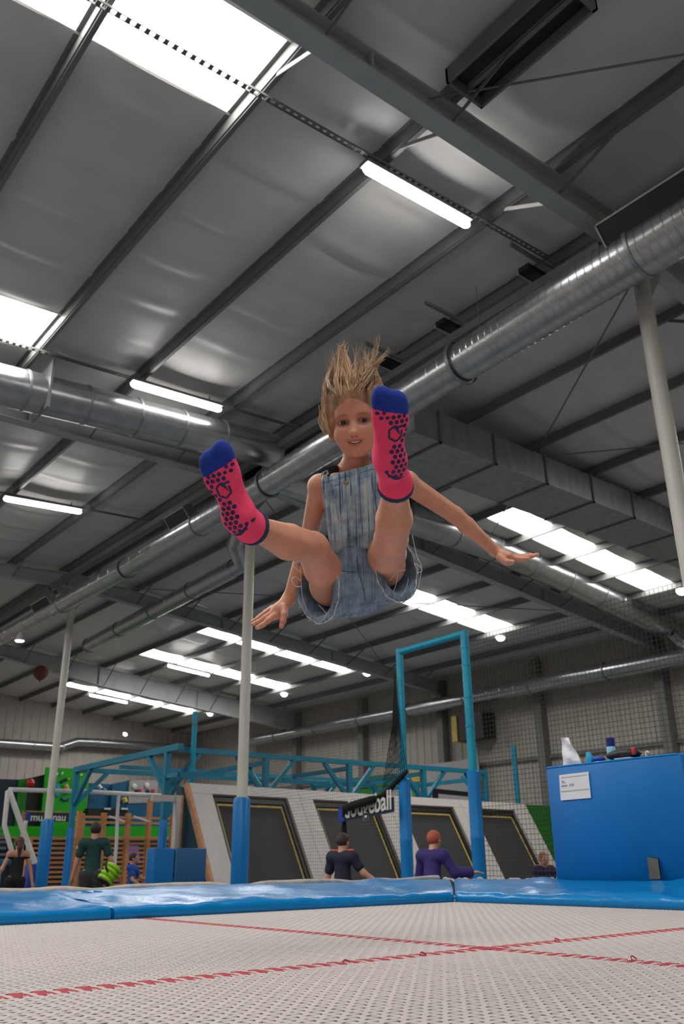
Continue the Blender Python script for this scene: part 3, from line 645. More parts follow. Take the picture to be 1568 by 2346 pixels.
# blue foam blocks in front of the bank
for x0, x1, mm, lab in ((353, 402, 'podium', 'bright blue foam block standing left of the bank'), (404, 475, 'foam', 'wide deep blue foam block against the bank')):
    a, c = at(x0, 1943, y=13.8), at(x1, 1943, y=13.8)
    tag(B().bbox((a[0], 13.8, FZ), (c[0], 14.05, a[2]), .02).build('foam_block', M[mm]), lab, 'foam block')
# green panel right of the bank
q = [at(*c, y=17.75) for c in ((1193, 1843), (1275, 1838), (1275, 2010), (1193, 2010))]
tag(B().box((q[0][0], 17.75, FZ), (q[1][0], 17.85, q[0][2])).build('green_panel', M['dgreen'], smooth=False), 'dark green wall panel right of the last wall trampoline', 'panel')
# ------------------------------------------------------------------ teal climbing rig
rg = thing('climbing_rig', 'teal steel climbing rig with padded posts behind the wall trampolines', 'climbing rig', (15, 20, FZ))
def rb(a, c, w=.12, nm='beam', m='teald'): return B().bar(a, c, w, w).build(nm, M[m], rg, smooth=False)
RZ = 2.66; NX = [9.75, 12.48, 15.16, 17.9, 20.5]; YF_, YR_ = 18.5, 23.7
rb((9.69, YF_, RZ), (20.6, YF_, RZ)); rb((9.69, YR_, RZ-.05), (20.6, YR_, RZ-.05)); rb((9.75, 17.9, RZ-.01), (9.75, YR_+.1, RZ-.05), .14)
for i, x in enumerate(NX):
    rb((x, YF_, FZ), (x, YF_, RZ-.06), .13, 'post'); rb((x, YR_, FZ), (x, YR_, RZ-.1), .13, 'post')
    if i: rb((x, YF_+.06, RZ-.16), (x, YR_-.06, RZ-.2), .11)
    for y in (YF_, YR_): B().lathe((x, y, FZ), (0, 0, 1), [(0, .1), (1.95, .1), (2.0, .088)], 14).build('post_pad', M['padcol'], rg)
    for s in (-1, 1):
        if (i == 0 and s < 0) or (i == 4 and s > 0): continue
        rb((x, YF_, RZ-.95), (x+s*.85, YF_, RZ-.06), .1, 'brace')
    rb((x, YF_, RZ-.95), (x, YF_+.95, RZ-.06), .1, 'brace'); rb((x, YR_, RZ-1.0), (x, YR_-.95, RZ-.1), .1, 'brace')
    rb((x, YR_, RZ-1.0), (x+.9, YR_, RZ-.1), .1, 'brace') if i < 4 else None
for x0, x1 in zip(NX[:-1], NX[1:]): rb((x0, 21, RZ-.2), (x1, 21, RZ-.2), .09)
rb((9.75, YF_-.6, RZ-.62), (10.9, YF_-.6, RZ-.55), .1); rb((9.75, YF_-.6, RZ-.62), (9.75, YF_, RZ-.62), .1)
t = thing('net_pole', 'slim teal pole rising above the rig, left of centre', 'pole', (10.3, 18.35, FZ)); B().tube([(10.3, 18.3, FZ), (10.3, 18.3, 3.52)], .06, 10).build('pole', M['teal'], t); B().tube([(10.3, 18.3, 3.2), (10.3, 18.3, 3.24)], .07, 10).build('clamp', M['steel'], t)
t = thing('net_pole', 'slim teal pole standing left of the tall blue block', 'pole', (21.8, 18.4, FZ)); B().tube([(21.8, 18.4, FZ), (21.8, 18.4, 3.5)], .085, 10).build('pole', M['teald'], t); B().tube([(21.8, 18.4, 3.5), (21.8, 18.4, 3.54)], [.085, .04], 10).build('cap', M['teald'], t)
# ------------------------------------------------------------------ far left play area
def board(parent, name, poly, y, m, th=.1, floor=False):
    pts = [at(*c, y=y) for c in poly]; n = len(pts)
    if floor: pts = [np.array([p[0], p[1], FZ]) if f else p for p, f in zip(pts, floor)]
    b = B(); b.add(pts+[p+np.array([0, th, 0]) for p in pts], [tuple(range(n)), tuple(range(2*n-1, n-1, -1))]+[(i, i+n, (i+1) % n+n, (i+1) % n) for i in range(n)])
    return b.build(name, M[m], parent, smooth=False)
cw = thing('climbing_wall', 'row of green, navy and teal climbing wall panels at far left', 'climbing wall', at(200, 1990, y=30)*(1, 1, 0)+(0, 0, FZ))
F4 = (0, 0, 1, 1)
board(cw, 'panel', ((-60, 1783), (45, 1786), (42, 1900), (-60, 1900)), 30.2, 'navy', floor=F4)
board(cw, 'panel', ((44, 1786), (64, 1783), (60, 1900), (40, 1900)), 30.1, 'dgreen', floor=F4)
board(cw, 'panel', ((63, 1784), (104, 1774), (100, 1900), (58, 1900)), 30.2, 'black', floor=F4)
g = board(cw, 'panel', ((106, 1758), (205, 1762), (198, 1900), (98, 1900)), 29.9, 'green', floor=F4)
board(cw, 'panel', ((206, 1794), (262, 1797), (258, 1900), (200, 1900)), 30.2, 'tealw', floor=F4)
board(cw, 'panel', ((258, 1796), (297, 1787), (295, 1900), (255, 1900)), 30.0, 'tealw', floor=F4)
gp = board(cw, 'mural_panel', ((298, 1787), (362, 1788), (360, 1836), (294, 1840)), 29.9, 'pgrey')
board(cw, 'panel', ((290, 1841), (400, 1837), (398, 1900), (290, 1900)), 29.95, 'tealw', floor=F4)
for i, (c, r) in enumerate((((308, 1801), 7), ((337, 1799), 7))):
    p = at(*c, y=29.85); rr = r*p[1]/2600*1.1; B().lathe(p, (0, -1, 0), [(0, rr), (.02, rr), (.03, rr*.6)], 14).build('painted_dome', M['white'], gp)
for c, m in (((313, 1813), 'navy'), ((320, 1812), 'redp'), ((338, 1813), 'navy'), ((350, 1812), 'redp')):
    p = at(*c, y=29.87); B().box((p[0]-.07, p[1]-.02, p[2]-.06), (p[0]+.07, p[1], p[2]+.06)).build('painted_mark', M[m], gp, smooth=False)
p = at(70, 1794, y=29.9); B().lathe(p-(0, 0, .14), (0, 0, 1), [(0, .02), (.04, .1), (.14, .14), (.24, .1), (.28, .02)], 14).build('red_hold', M['redp'], cw)
# marks of the green panel drawing (plain swooshes and dots)
for pts, m, r in ((((133, 1795), (131, 1810), (131, 1824)), 'cyan', .07), (((138, 1793), (146, 1788), (153, 1785)), 'navy', .05), (((150, 1797), (153, 1806), (151, 1818)), 'yellow', .09),
                  (((171, 1818), (174, 1806), (175, 1800)), 'cyan', .06), (((140, 1828), (147, 1834), (156, 1831)), 'cobalt', .05), (((128, 1774), (131, 1775)), 'white', .06), (((141, 1772), (143, 1773)), 'white', .06), (((175, 1776), (177, 1777)), 'white', .06), (((185, 1774), (186, 1777)), 'white', .05), (((156, 1784), (157, 1786)), 'yellow', .06), (((170, 1793), (171, 1797)), 'yellow', .05)):
    B().tube([at(*c, y=29.88) for c in pts], r, 8, flat=1).build('painted_stroke', M[m], g)
for pts, m, r in ((((226, 1799), (232, 1806)), 'white', .06), (((234, 1807), (242, 1812)), 'cobalt', .06), (((284, 1828), (287, 1838)), 'yellow', .1)): B().tube([at(*c, y=29.85) for c in pts], r, 8).build('hold', M[m], cw)
board(cw, 'green_band', ((-60, 1893), (410, 1893), (410, 1917), (-60, 1917)), 28.9, 'green')
board(cw, 'trim_board', ((-60, 1917), (410, 1917), (410, 1921), (-60, 1921)), 28.85, 'ply')
board(cw, 'ledge', ((203, 1852), (292, 1853), (292, 1868), (203, 1868)), 29.6, 'black', .3)
for c in ((246, 1853), (285, 1853)): p = at(*c, y=29.55); B().box((p[0]-.12, p[1]-.03, p[2]-.03), (p[0]+.12, p[1], p[2]+.03)).build('strip_light', M['white'], cw, smooth=False)
board(cw, 'back_board', ((90, 1921), (420, 1921), (420, 1960), (90, 1960)), 28.2, 'dark', floor=F4)
t = thing('club_banner', 'navy lettered banner on a plywood frame behind the left column', 'banner', at(120, 1870, y=27.5))
board(t, 'banner_sheet', ((60, 1861), (176, 1863), (176, 1883), (60, 1882)), 27.5, 'navy', .03)
board(t, 'banner_logo', ((60, 1861), (70, 1861), (70, 1882), (60, 1882)), 27.46, 'cobalt', .03)
for s, px in (('mu', 69), ('nau', 120), ('7a', 160)):
    a = at(px, 1880, y=27.44); text_mesh(s, .3, a, (1, 0, 0), (0, 0, 1), 'lettering', M['white'], t, .004, .006)
board(t, 'frame_rail', ((53, 1857), (196, 1860), (196, 1863), (53, 1860)), 27.6, 'ply', .05); board(t, 'frame_post', ((53, 1858), (60, 1858), (58, 1895), (51, 1895)), 27.6, 'ply', .05, floor=F4)
board(t, 'frame_post', ((190, 1860), (196, 1860), (194, 1895), (187, 1895)), 27.6, 'ply', .05, floor=F4)
# wooden wall bars
wbx = thing('wall_bars', 'orange wooden wall bars behind the man in green', 'wall bars', at(230, 1990, y=26)*(1, 1, 0)+(0, 0, FZ))
def post(px, ytop): p = at(px, ytop, y=26); B().box((p[0]-.06, 25.95, FZ), (p[0]+.06, 26.12, p[2])).build('upright', M['wood'], wbx, smooth=False); return p[0]
ux = [post(70, 1921), post(184, 1858), post(240, 1862), post(296, 1863), post(346, 1830), post(398, 1866)]
for y in [1922+10.6*k for k in range(14)]:
    z = at(240, y, y=26)[2]
    if z < FZ+.05: break
    B().bar((ux[0], 26.03, z), (ux[-1], 26.03, z), .05, .06).build('rung', M['wood'], wbx, smooth=False)
for y in (1872, 1884): z = at(240, y, y=26)[2]; B().bar((ux[1], 26.03, z), (ux[-1], 26.03, z), .05, .07).build('rung', M['wood'], wbx, smooth=False)
for px in (244, 300): a = at(px, 1871, y=26); c = at(px+22, 1884, y=26); B().bar(a-(0, .2, 0), c-(0, .6, 0), .05, .05).build('white_strut', M['white'], wbx, smooth=False)
t = thing('purple_panel', 'purple mat behind the wall bars, above the small boy in blue', 'mat', at(303, 1960, y=28.1)); board(t, 'sheet', ((288, 1936), (318, 1938), (321, 1978), (286, 1978)), 28.12, 'purple', .06)
tag(board(None, 'small_sign', ((175, 1939), (188, 1939), (188, 1945), (175, 1945)), 25.85, 'paper', .02), 'small white sign on the wall bars left of the man in green', 'sign')
# white railing and stairs at the left edge
rl = thing('stair_railing', 'white tube railing with sloping handrail at the far left', 'railing', at(50, 1990, y=21)*(1, 1, 0)+(0, 0, FZ))
def rt(pts, y, r=.045, nm='rail'): B().tube([at(*c, y=y) for c in pts], r, 8).build(nm, M['white'], rl)
rt(((20, 1809), (205, 1814), (375, 1824)), 24, .06); rt(((20, 1809), (50, 1893), (80, 1977)), 22, .07); rt(((272, 1822), (269, 1870), (267, 1930), (262, 1990)), 24, .05, 'post'); rt(((18, 1812), (10, 1890), (27, 1950)), 22, .06); rt(((60, 1880), (50, 1925), (46, 1990)), 22.5, .05, 'post')
st = thing('staircase', 'grey steps at the left edge below the white handrail', 'stairs', at(0, 1995, y=21)*(1, 1, 0)+(0, 0, FZ))
for i, yy in enumerate((1898, 1912, 1926, 1940, 1955)):
    a, c = at(-70, yy, y=23.5-.5*i), at(19-i*1.5, yy, y=23.5-.5*i); B().box((a[0], a[1], a[2]-.05), (c[0], a[1]+.35, a[2])).build('tread', M['steel'], st, smooth=False)
a, c = at(-70, 1969, y=18), at(27, 1969, y=18); B().bbox((a[0], 18, a[2]-.12), (c[0], 19, a[2]), .02).build('padded_ledge', M['tealw'], st); B().box((a[0], 18.06, FZ), (c[0]-.15, 19, a[2]-.12)).build('ledge_base', M['pgrey'], st, smooth=False)
a = at(74, 1985, y=18.6); tag(B().bbox((a[0]-.07, 18.6, FZ), (a[0]+.1, 18.85, at(72, 1980, y=18.6)[2]), .02).build('foam_post', M['cobalt']), 'short cobalt foam post just left of the padded left column', 'foam post')
# right wall fittings
t = thing('loudspeaker', 'black loudspeaker box on the far wall between the gate posts', 'loudspeaker', at(1072, 1664, x=23.3))
a, c = at(1046, 1640, x=23.2), at(1108, 1690, x=23.2); B().box((23.2, c[1], c[2]), (23.85, a[1], a[2])).build('cabinet', M['black'], t, smooth=False); B().box((23.15, a[1]-.02, c[2]), (23.85, a[1]+.22, a[2])).build('side_board', M['yellow'], t, smooth=False)
t = thing('wall_mural', 'green and yellow painted boards on the far wall above the bank', 'mural', at(900, 1800, x=23.6))
for px0, px1, y0, y1, m in ((812, 905, 1784, 1798, 'dgreen'), (812, 892, 1810, 1822, 'dgreen'), (942, 963, 1768, 1790, 'yellow'), (944, 960, 1797, 1822, 'green'), (895, 1100, 1762, 1835, 'pgrey')):
    a, c = at(px0, y0, x=23.6), at(px1, y1, x=23.6); th = .0 if m != 'pgrey' else .06; B().box((23.58+th, c[1], c[2]), (23.62+th*1.5, a[1], a[2])).build('painted_board', M[m], t, smooth=False)
t = thing('score_frame', 'black bar frame above the third wall trampoline', 'frame', at(1040, 1815, y=18.2))
B().bar(at(996, 1812, y=18.2), at(1095, 1822, y=18.2), .1, .12).build('bar', M['black'], t, smooth=False); B().bar(at(998, 1812, y=18.2), at(998, 1990, y=18.2), .12, .12).build('leg', M['black'], t, smooth=False); B().bar(at(1090, 1812, y=18.2), at(1092, 1990, y=18.2), .12, .12).build('leg', M['black'], t, smooth=False)
# ================================================================== PEOPLE: smooth-blended solids turned into one surface
def seg(a, b, ra, rb=None, k=.02, flat=None): return ('c', np.array(a, float), np.array(b, float), ra, ra if rb is None else rb, k, flat)
def ell(c, r, R=None, k=.015): return ('e', np.array(c, float), np.array(r, float), np.eye(3) if R is None else np.array(R, float), k)
def neg(p): return ('-',)+p
def field(p, X, Y, Z):
    if p[0] == 'c':
        _, a, b, ra, rb, k, fl = p; ba = b-a; L = max(ba@ba, 1e-9)
        px, py, pz = X-a[0], Y-a[1], Z-a[2]
        t = np.clip((px*ba[0]+py*ba[1]+pz*ba[2])/L, 0, 1)
        vx, vy, vz = px-t*ba[0], py-t*ba[1], pz-t*ba[2]
        if fl is not None:
            n, s = fl; q = (vx*n[0]+vy*n[1]+vz*n[2])*(1/s-1); vx, vy, vz = vx+q*n[0], vy+q*n[1], vz+q*n[2]
        return np.sqrt(vx*vx+vy*vy+vz*vz)-(ra+(rb-ra)*t)
    _, c, r, R, k = p
    px, py, pz = X-c[0], Y-c[1], Z-c[2]
    q = [(px*R[i][0]+py*R[i][1]+pz*R[i][2])/r[i] for i in range(3)]
    g = [q[i]/r[i] for i in range(3)]
    k0 = np.sqrt(q[0]**2+q[1]**2+q[2]**2)+1e-6; k1 = np.sqrt(g[0]**2+g[1]**2+g[2]**2)+1e-6
    return k0*(k0-1)/k1
def bound(p):
    if p[0] == 'c':
        r = max(p[3], p[4]); return np.minimum(p[1], p[2])-r, np.maximum(p[1], p[2])+r
    r = max(p[2]); return p[1]-r, p[1]+r
def solid(name, prims, h, m, parent, inflate=0., shell=None, cuts=(), smooth=1, co=None, seedcut=None, kind=None):
    pos = [p for p in prims if p[0] != '-']; lo = np.min([bound(p)[0] for p in pos], 0)-.012-inflate-2*h; hi = np.max([bound(p)[1] for p in pos], 0)+.012+inflate+2*h
    n = np.ceil((hi-lo)/h).astype(int)+1; ax = [(lo[i]+h*np.arange(n[i])).astype(np.float32) for i in range(3)]
    D = np.full(n, .05, np.float32)
    for p in prims:
        sub = p[0] == '-'; q = p[1:] if sub else p; k = q[5] if q[0] == 'c' else q[4]
        a, b = bound(q); mg = k+.03+inflate
        i0 = np.clip(((a-mg-lo)/h).astype(int), 0, n-1); i1 = np.clip(((b+mg-lo)/h).astype(int)+2, 1, n)
        sl = tuple(slice(i0[i], i1[i]) for i in range(3))
        d = field(q, ax[0][sl[0]][:, None, None], ax[1][sl[1]][None, :, None], ax[2][sl[2]][None, None, :]).astype(np.float32)
        e = D[sl]
        if sub: e2 = -e; hh = np.maximum(k-np.abs(e2-d), 0)/k; D[sl] = -(np.minimum(e2, d)-hh*hh*k/4)
        else: hh = np.maximum(k-np.abs(e-d), 0)/k; D[sl] = np.minimum(e, d)-hh*hh*k/4
    D -= inflate
    if shell: D = np.maximum(D, -(D+shell))
    if cuts:
        G = np.broadcast_arrays(ax[0][:, None, None], ax[1][None, :, None], ax[2][None, None, :])
        for f in cuts: D = np.maximum(D, f(*G))
    # surface nets
    neg_ = D < 0
    cnt = sum(neg_[i:n[0]-1+i, j:n[1]-1+j, k:n[2]-1+k].astype(np.int8) for i in (0, 1) for j in (0, 1) for k in (0, 1))
    act = (cnt > 0) & (cnt < 8); I = np.argwhere(act); vid = np.full(act.shape, -1, np.int32); vid[act] = np.arange(len(I))
    acc = np.zeros((len(I), 3)); num = np.zeros(len(I))
    cv = {(i, j, k): D[I[:, 0]+i, I[:, 1]+j, I[:, 2]+k] for i in (0, 1) for j in (0, 1) for k in (0, 1)}
    for c0 in cv:
        for a_ in range(3):
            if c0[a_]: continue
            c1 = list(c0); c1[a_] = 1; d0, d1 = cv[c0], cv[tuple(c1)]; s = (d0 < 0) != (d1 < 0)
            t = np.where(s, d0/np.where(s, d0-d1, 1), 0); pt = np.tile(np.array(c0, float), (len(I), 1)); pt[:, a_] = t
            acc += pt*s[:, None]; num += s
    V = lo+h*(I+acc/num[:, None])
    F = []
    for a_ in range(3):
        b_, c_ = (a_+1) % 3, (a_+2) % 3
        s0 = [slice(None)]*3; s1 = [slice(None)]*3; s0[a_] = slice(0, n[a_]-1); s1[a_] = slice(1, n[a_])
        s_in = neg_[tuple(s0)]; ch = s_in != neg_[tuple(s1)]
        E = np.argwhere(ch); E = E[(E[:, b_] > 0) & (E[:, c_] > 0) & (E[:, b_] < n[b_]-1) & (E[:, c_] < n[c_]-1)]
        fl = s_in[E[:, 0], E[:, 1], E[:, 2]]; q = []
        for ob, oc in ((1, 1), (0, 1), (0, 0), (1, 0)):
            e = E.copy(); e[:, b_] -= ob; e[:, c_] -= oc; q.append(vid[e[:, 0], e[:, 1], e[:, 2]])
        q = np.stack(q, 1); q[~fl] = q[~fl][:, ::-1]; F.append(q)
    F = np.concatenate(F); F = F[(F >= 0).all(1)]
    for _ in range(smooth):
        for lam in (.5, -.52):
            S_ = np.zeros_like(V); N_ = np.zeros(len(V))
            for u, v in ((0, 1), (1, 2), (2, 3), (3, 0)):
                np.add.at(S_, F[:, u], V[F[:, v]]); np.add.at(N_, F[:, u], 1); np.add.at(S_, F[:, v], V[F[:, u]]); np.add.at(N_, F[:, v], 1)
            V = V+lam*(S_/np.maximum(N_, 1)[:, None]-V)
    if seedcut is not None: F = F[seedcut(V[F].mean(1))]
    o = quick(name, V, F, m, parent, kind)
    for q_, ob in (('shadow_terminator_geometry_offset', o), ('shadow_terminator_geometry_offset', getattr(o, 'cycles', o))):
        if hasattr(ob, q_): setattr(ob, q_, .4)
    if co is not None:
        for nm, fn in co.items():
            if len(o.data.vertices) == len(V):
                at_ = o.data.attributes.new(nm, 'FLOAT_VECTOR', 'POINT'); at_.data.foreach_set('vector', fn(V).astype(np.float32).ravel())
    return o
def unit(v): v = np.array(v, float); return v/np.linalg.norm(v)
skin_bg = mat('skin', 'c48f78', .5, 0, .06, 12)
def cloth(c, **k): return mat('cloth_'+c, c, .8, 0, .12, 14, .15, 90, **k)
def person(lab, base, H, face, hairc, shirtc, trouc, arms, lean=(0, 0), longhair=0, sleeve=.55, thin=1., stripe=None, legs=((0, .02), (0, -.02)), skirtlen=1., crouch=0, group=None, top=None):
    base = np.array(base, float); f = unit((*face, 0)); r = np.array([f[1], -f[0], 0]); z = np.array([0, 0, 1.])
    t = thing('person', lab, 'person', base, group)
    P = lambda a, b, c: base+(r*a+f*b+z*(c-crouch*(c/.9)))*H
    ln = lambda a, b, c: P(a+lean[0]*max(0, c-.5), b+lean[1]*max(0, c-.5), c)
    w = .1*thin; R3 = [r, f, z]
    hd = ln(0, .015, .925); hip = [P(s*.052, 0, .52) for s in (-1, 1)]
    sh = [ln(s*w, 0, .805) for s in (-1, 1)]
    torso = [seg(ln(0, 0, .77), ln(0, .005, .64), .062*H*thin, .062*H*thin, .03, (f, .7)), seg(ln(0, .005, .64), P(0, 0, .53), .061*H*thin, .075*H*thin, .03, (f, .75)), seg(sh[0], sh[1], .042*H*thin, None, .03)]
    legp, body, slv, trou = [], [], [], []
    for s, hp, lg in zip((-1, 1), hip, legs):
        kn = P(s*.06, lg[0]+.03, .285); an = P(s*.065, lg[1]-.0, .045)
        legp += [seg(hp, kn, .062*H*thin, .04*H*thin), seg(kn, an, .04*H*thin, .024*H*thin)]
        body += [seg(an-f*.02*H, an+f*.085*H-z*.022*H, .022*H, .016*H), ell(an-z*.02*H, (.024*H, .03*H, .024*H), R3)]
    ap = []
    for s, (e, wv) in zip((0, 1), arms):
        sg = -1 if s == 0 else 1
        el = sh[s]+(r*e[0]+f*e[1]+z*e[2])*H; wr2 = el+(r*wv[0]+f*wv[1]+z*wv[2])*H
        ap += [seg(sh[s], el, .029*H*thin, .023*H*thin), seg(el, wr2, .024*H*thin, .017*H*thin)]
        slv.append(seg(sh[s], sh[s]+(el-sh[s])*min(1, sleeve), .030*H*thin, .029*H*thin))
        if sleeve > 1: slv.append(seg(el, el+(wr2-el)*.85, .031*H*thin, .026*H*thin))
        d = unit(wr2-el); sd = unit(np.cross(d, z)+1e-3); dn = unit(np.cross(sd, d))
        body.append(ell(wr2+d*.03*H, (.03*H, .024*H, .012*H), [d, sd, dn]))
        for q in (-1.5, -.5, .5, 1.5): a = wr2+d*.05*H+sd*q*.012*H; body.append(seg(a, a+d*(.042-.005*abs(q))*H-dn*.008*H, .0062*H, .005*H, .006))
        a = wr2+d*.022*H+sd*.022*H*-sg; body.append(seg(a, a+d*.03*H-sd*sg*.018*H, .0075*H, .006*H, .008))
    head = [ell(hd+z*.012*H, (.047*H, .058*H, .055*H), R3), ell(hd+f*.012*H-z*.025*H, (.038*H, .042*H, .042*H), R3), seg(hd-z*.04*H-f*.01*H, ln(0, -.005, .80), .034*H*thin, .038*H*thin), seg(hd+f*.056*H-z*.002*H, hd+f*.066*H-z*.018*H, .006*H, .009*H, .01)]
    head += [ell(hd+r*s*.046*H-z*.006*H, (.01*H, .013*H, .018*H), R3, .008) for s in (-1, 1)]
    solid('body', torso+legp+ap+head+body, .0095, skin_bg, t)
    for s in (-1, 1):
        B().lathe(hd+f*.044*H+r*s*.02*H+z*.004*H, f, [(0, .0085*H), (.004*H, .0075*H), (.008*H, .003*H)], 10).build('eye', M['black'], t)
    hip_z = P(0, 0, .5)[2]
    solid('shirt', torso+slv, .0095, cloth(shirtc), t, inflate=.010*H, cuts=[lambda X, Y, Z: (hip_z-Z)]+([lambda X, Y, Z: Z-ln(0, 0, top)[2]] if top else []))
    kz = P(0, 0, .53*(1-skirtlen)+.03)[2]
    solid('trousers', [torso[1]]+legp, .0095, cloth(trouc), t, inflate=.007*H, cuts=[lambda X, Y, Z: (Z-P(0, 0, .565)[2]), lambda X, Y, Z: (kz-Z)])
    hp_ = [ell(hd+z*.016*H-f*.008*H, (.053*H, .062*H, .06*H), R3)]
    if longhair: hp_ += [seg(hd-f*.05*H+z*.02*H, hd-f*.075*H-z*.05*H, .035*H, .03*H), seg(hd-f*.075*H-z*.05*H, hd-f*.07*H-z*longhair*H, .03*H, .012*H)]
    hc = hd
    solid('hair', hp_, .0085, mat('hair_'+hairc, hairc, .6, 0, .25, 40, .4, 120), t, cuts=[lambda X, Y, Z: np.minimum(((X-hc[0])*f[0]+(Y-hc[1])*f[1])-.022*H-.6*(Z-hc[2]), np.where(Z > hc[2]-.09*H, 1, -1)*1.), lambda X, Y, Z: -(Z-(hc[2]-(.03+longhair)*H))])
    if stripe:
        for s in (0, 1):
            a, c = sh[s]+z*.052*H, slv[s][2]+z*.04*H; B().tube([ln((-1, 1)[s]*.05, 0, .855), a+z*.004*H, c], .011*H, 8).build('stripe', stripe, t)
    return t
orange = mat('orange_trim', 'e8623f', .7, 0, .08, 20)
toC = lambda p: -np.array(p[:2])/np.linalg.norm(p[:2])
def rotv(v, a): a = math.radians(a); return np.array([v[0]*math.cos(a)-v[1]*math.sin(a), v[0]*math.sin(a)+v[1]*math.cos(a)])
def foot(px, d, z=FZ): p = at(px, 1990, d=d); return np.array([p[0], p[1], z])
dn = ((-.03, .0, -.17), (0, .03, -.15)); dr = ((.03, .0, -.17), (0, .03, -.15))
p = foot(38, 16); person('woman with a red ponytail in black top and trousers at far left', p, 1.60, -rotv(toC(p), 10), '4a2c20', '17191a', '0c0d0f', (((-.07, -.02, -.16), (-.04, .05, -.12)), ((.06, .0, -.17), (.03, -.03, -.13))), longhair=.15, sleeve=.12, thin=.95, top=.775)
p = foot(211, 14.7); pm = person('man in a dark green T-shirt walking with a lime foam roll', p, 1.78, -rotv(toC(p), -6), '2c1e18', '15413f', '33343a', (((-.05, .02, -.16), (-.03, .02, -.14)), ((.07, .0, -.15), (.06, .05, -.12))), sleeve=.6)
p = foot(303, 15.2); person('small boy in a blue outfit facing right by the purple mat', p, 1.28, rotv(toC(p), 75), '2a1c16', '1d4fa8', '1f3f8c', (((-.02, .1, -.13), (-.0, .12, -.02)), ((.03, .05, -.15), (0, .1, -.06))), sleeve=.55)
p = foot(785, 10.2); person('youth in a navy shirt with an orange shoulder stripe under the banner', p, 1.42, rotv(toC(p), 142), '3a2620', '181a33', '15161c', (((-.05, .0, -.16), (-.01, .03, -.14)), ((.08, .04, -.12), (.1, .07, -.08))), thin=1.08, sleeve=.6, stripe=orange)
p = foot(985, 9.6); person('red-haired child in a purple sweatshirt seen through the gate', p, 1.42, rotv(toC(p), 142), 'b0573a', '33246b', '16161c', (((-.05, .02, -.16), (-.01, .05, -.13)), ((.08, .04, -.12), (.1, .08, .0))), thin=1.06, sleeve=1.3, lean=(.0, .15))
p = foot(1247, 11.2); person('fair child with an orange-edged navy vest peeking left of the blue block', p, 1.19, rotv(toC(p), 35), '9c6a4c', '241d4a', '16161c', (dn, dr), sleeve=.3, stripe=orange)
# lime foam roll held by the man
a, c = at(238, 2020, d=14.3), at(264, 1984, d=14.5); u = (c-a)/4
t = thing('foam_roll', 'lime green segmented foam roll hanging from the man\'s right hand', 'foam roll', (a+c)/2)
for i in range(4): B().lathe(a+u*i, u, [(0, .11), (.02, .14), (np.linalg.norm(u)-.02, .14), (np.linalg.norm(u)-.003, .11)], 18).build('roll_segment', M['lime'], t)
B().lathe(a-u*.12, u, [(0, .115), (.03, .12)], 16).build('end_cap', M['black'], t)
B().tube([at(244, 1975, d=14.35), at(243, 1986, d=14.25), at(247, 1998, d=14.25)], .018, 8).build('carry_strap', M['rubber'], t)
# ================================================================== THE JUMPING GIRL
girl = thing('person', 'girl in denim dungaree shorts and pink grip socks jumping in mid-air', 'person', at(828, 1310, d=2.5))
TOC = lambda p: unit(CAM-p)
G = lambda px, py, d: at(px, py, d=d)
# head frame: x to the viewer's right, y out of the face, z up
Hy = TOC(G(809, 967, 2.25)); Hy = unit(Hy-RT*.10); Hz = unit(UP*76-RT*8.5); Hz = unit(Hz-Hy*(Hz@Hy)); Hx = np.cross(Hy, Hz); Hx = -Hx if Hx@RT < 0 else Hx
HO = G(810, 966, 2.25)-Hy*.055; HR = np.array([Hx, Hy, Hz])
hl = lambda x, y, z: HO+Hx*x+Hy*y+Hz*z
hco = lambda V: np.stack([(V-HO)@Hx, (V-HO)@Hy, (V-HO)@Hz], 1)
he = lambda c, r, k=.015: ell(hl(*c), r, HR, k)
hs = lambda a, b, ra, rb, k=.012: seg(hl(*a), hl(*b), ra, rb, k)
face = [he((0, -.022, .038), (.068, .086, .078)), he((0, .012, -.034), (.0485, .06, .053), .03), hs((-.016, .03, -.064), (.016, .03, -.064), .021, .021, .03), he((0, .05, -.075), (.017, .015, .013), .02),
        hs((-.033, .046, .02), (.033, .046, .02), .012, .012, .018)]
for s in (-1, 1):
    face += [he((s*.033, .04, -.03), (.022, .02, .022), .025), he((s*.066, -.012, -.018), (.008, .016, .026), .008), neg(he((s*.0285, .066, .001), (.017, .018, .0105), .012)), he((s*.0285, .0455, 0), (.0145, .0135, .0135), .006)]
face += [hs((0, .058, -.004), (0, .073, -.029), .0055, .0085, .012), he((0, .073, -.031), (.0095, .009, .008), .008), he((-.0095, .064, -.034), (.0075, .008, .0065), .006), he((.0095, .064, -.034), (.0075, .008, .0065), .006),
         hs((-.017, .057, -.050), (.017, .057, -.050), .0055, .0055, .008), hs((0, .064, -.0495), (0, .064, -.0495), .0055, .005, .006), hs((-.013, .059, -.0605), (.013, .059, -.0605), .006, .006, .008), neg(hs((-.016, .0685, -.0545), (.016, .0685, -.0545), .0022, .0022, .002))]
for s in (-1, 1): face.append(neg(he((s*.0285, .064, 0), (.0148, .016, .0062), .002)))
shR, shL = G(733, 1114, 2.37), G(932, 1106, 2.37)
hipR, hipL = G(758, 1340, 2.47), G(880, 1296, 2.46)
SM, HM = (shR+shL)/2, (hipR+hipL)/2
TA = unit(SM-HM); TX = unit(shL-shR); TF = unit(np.cross(TX, TA)); TF = TF if TF@TOC(SM) > 0 else -TF     # torso up, across, front
chest, waist, pelv = G(816, 1136, 2.37), G(822, 1232, 2.44), G(830, 1304, 2.50)
torso = [seg(chest, waist, .088, .074, .03, (TF, .72)), seg(waist, pelv, .074, .09, .03, (TF, .8)), seg(G(818, 1150, 2.375), G(812, 1102, 2.36), .08, .055, .03, (TF, .7))]
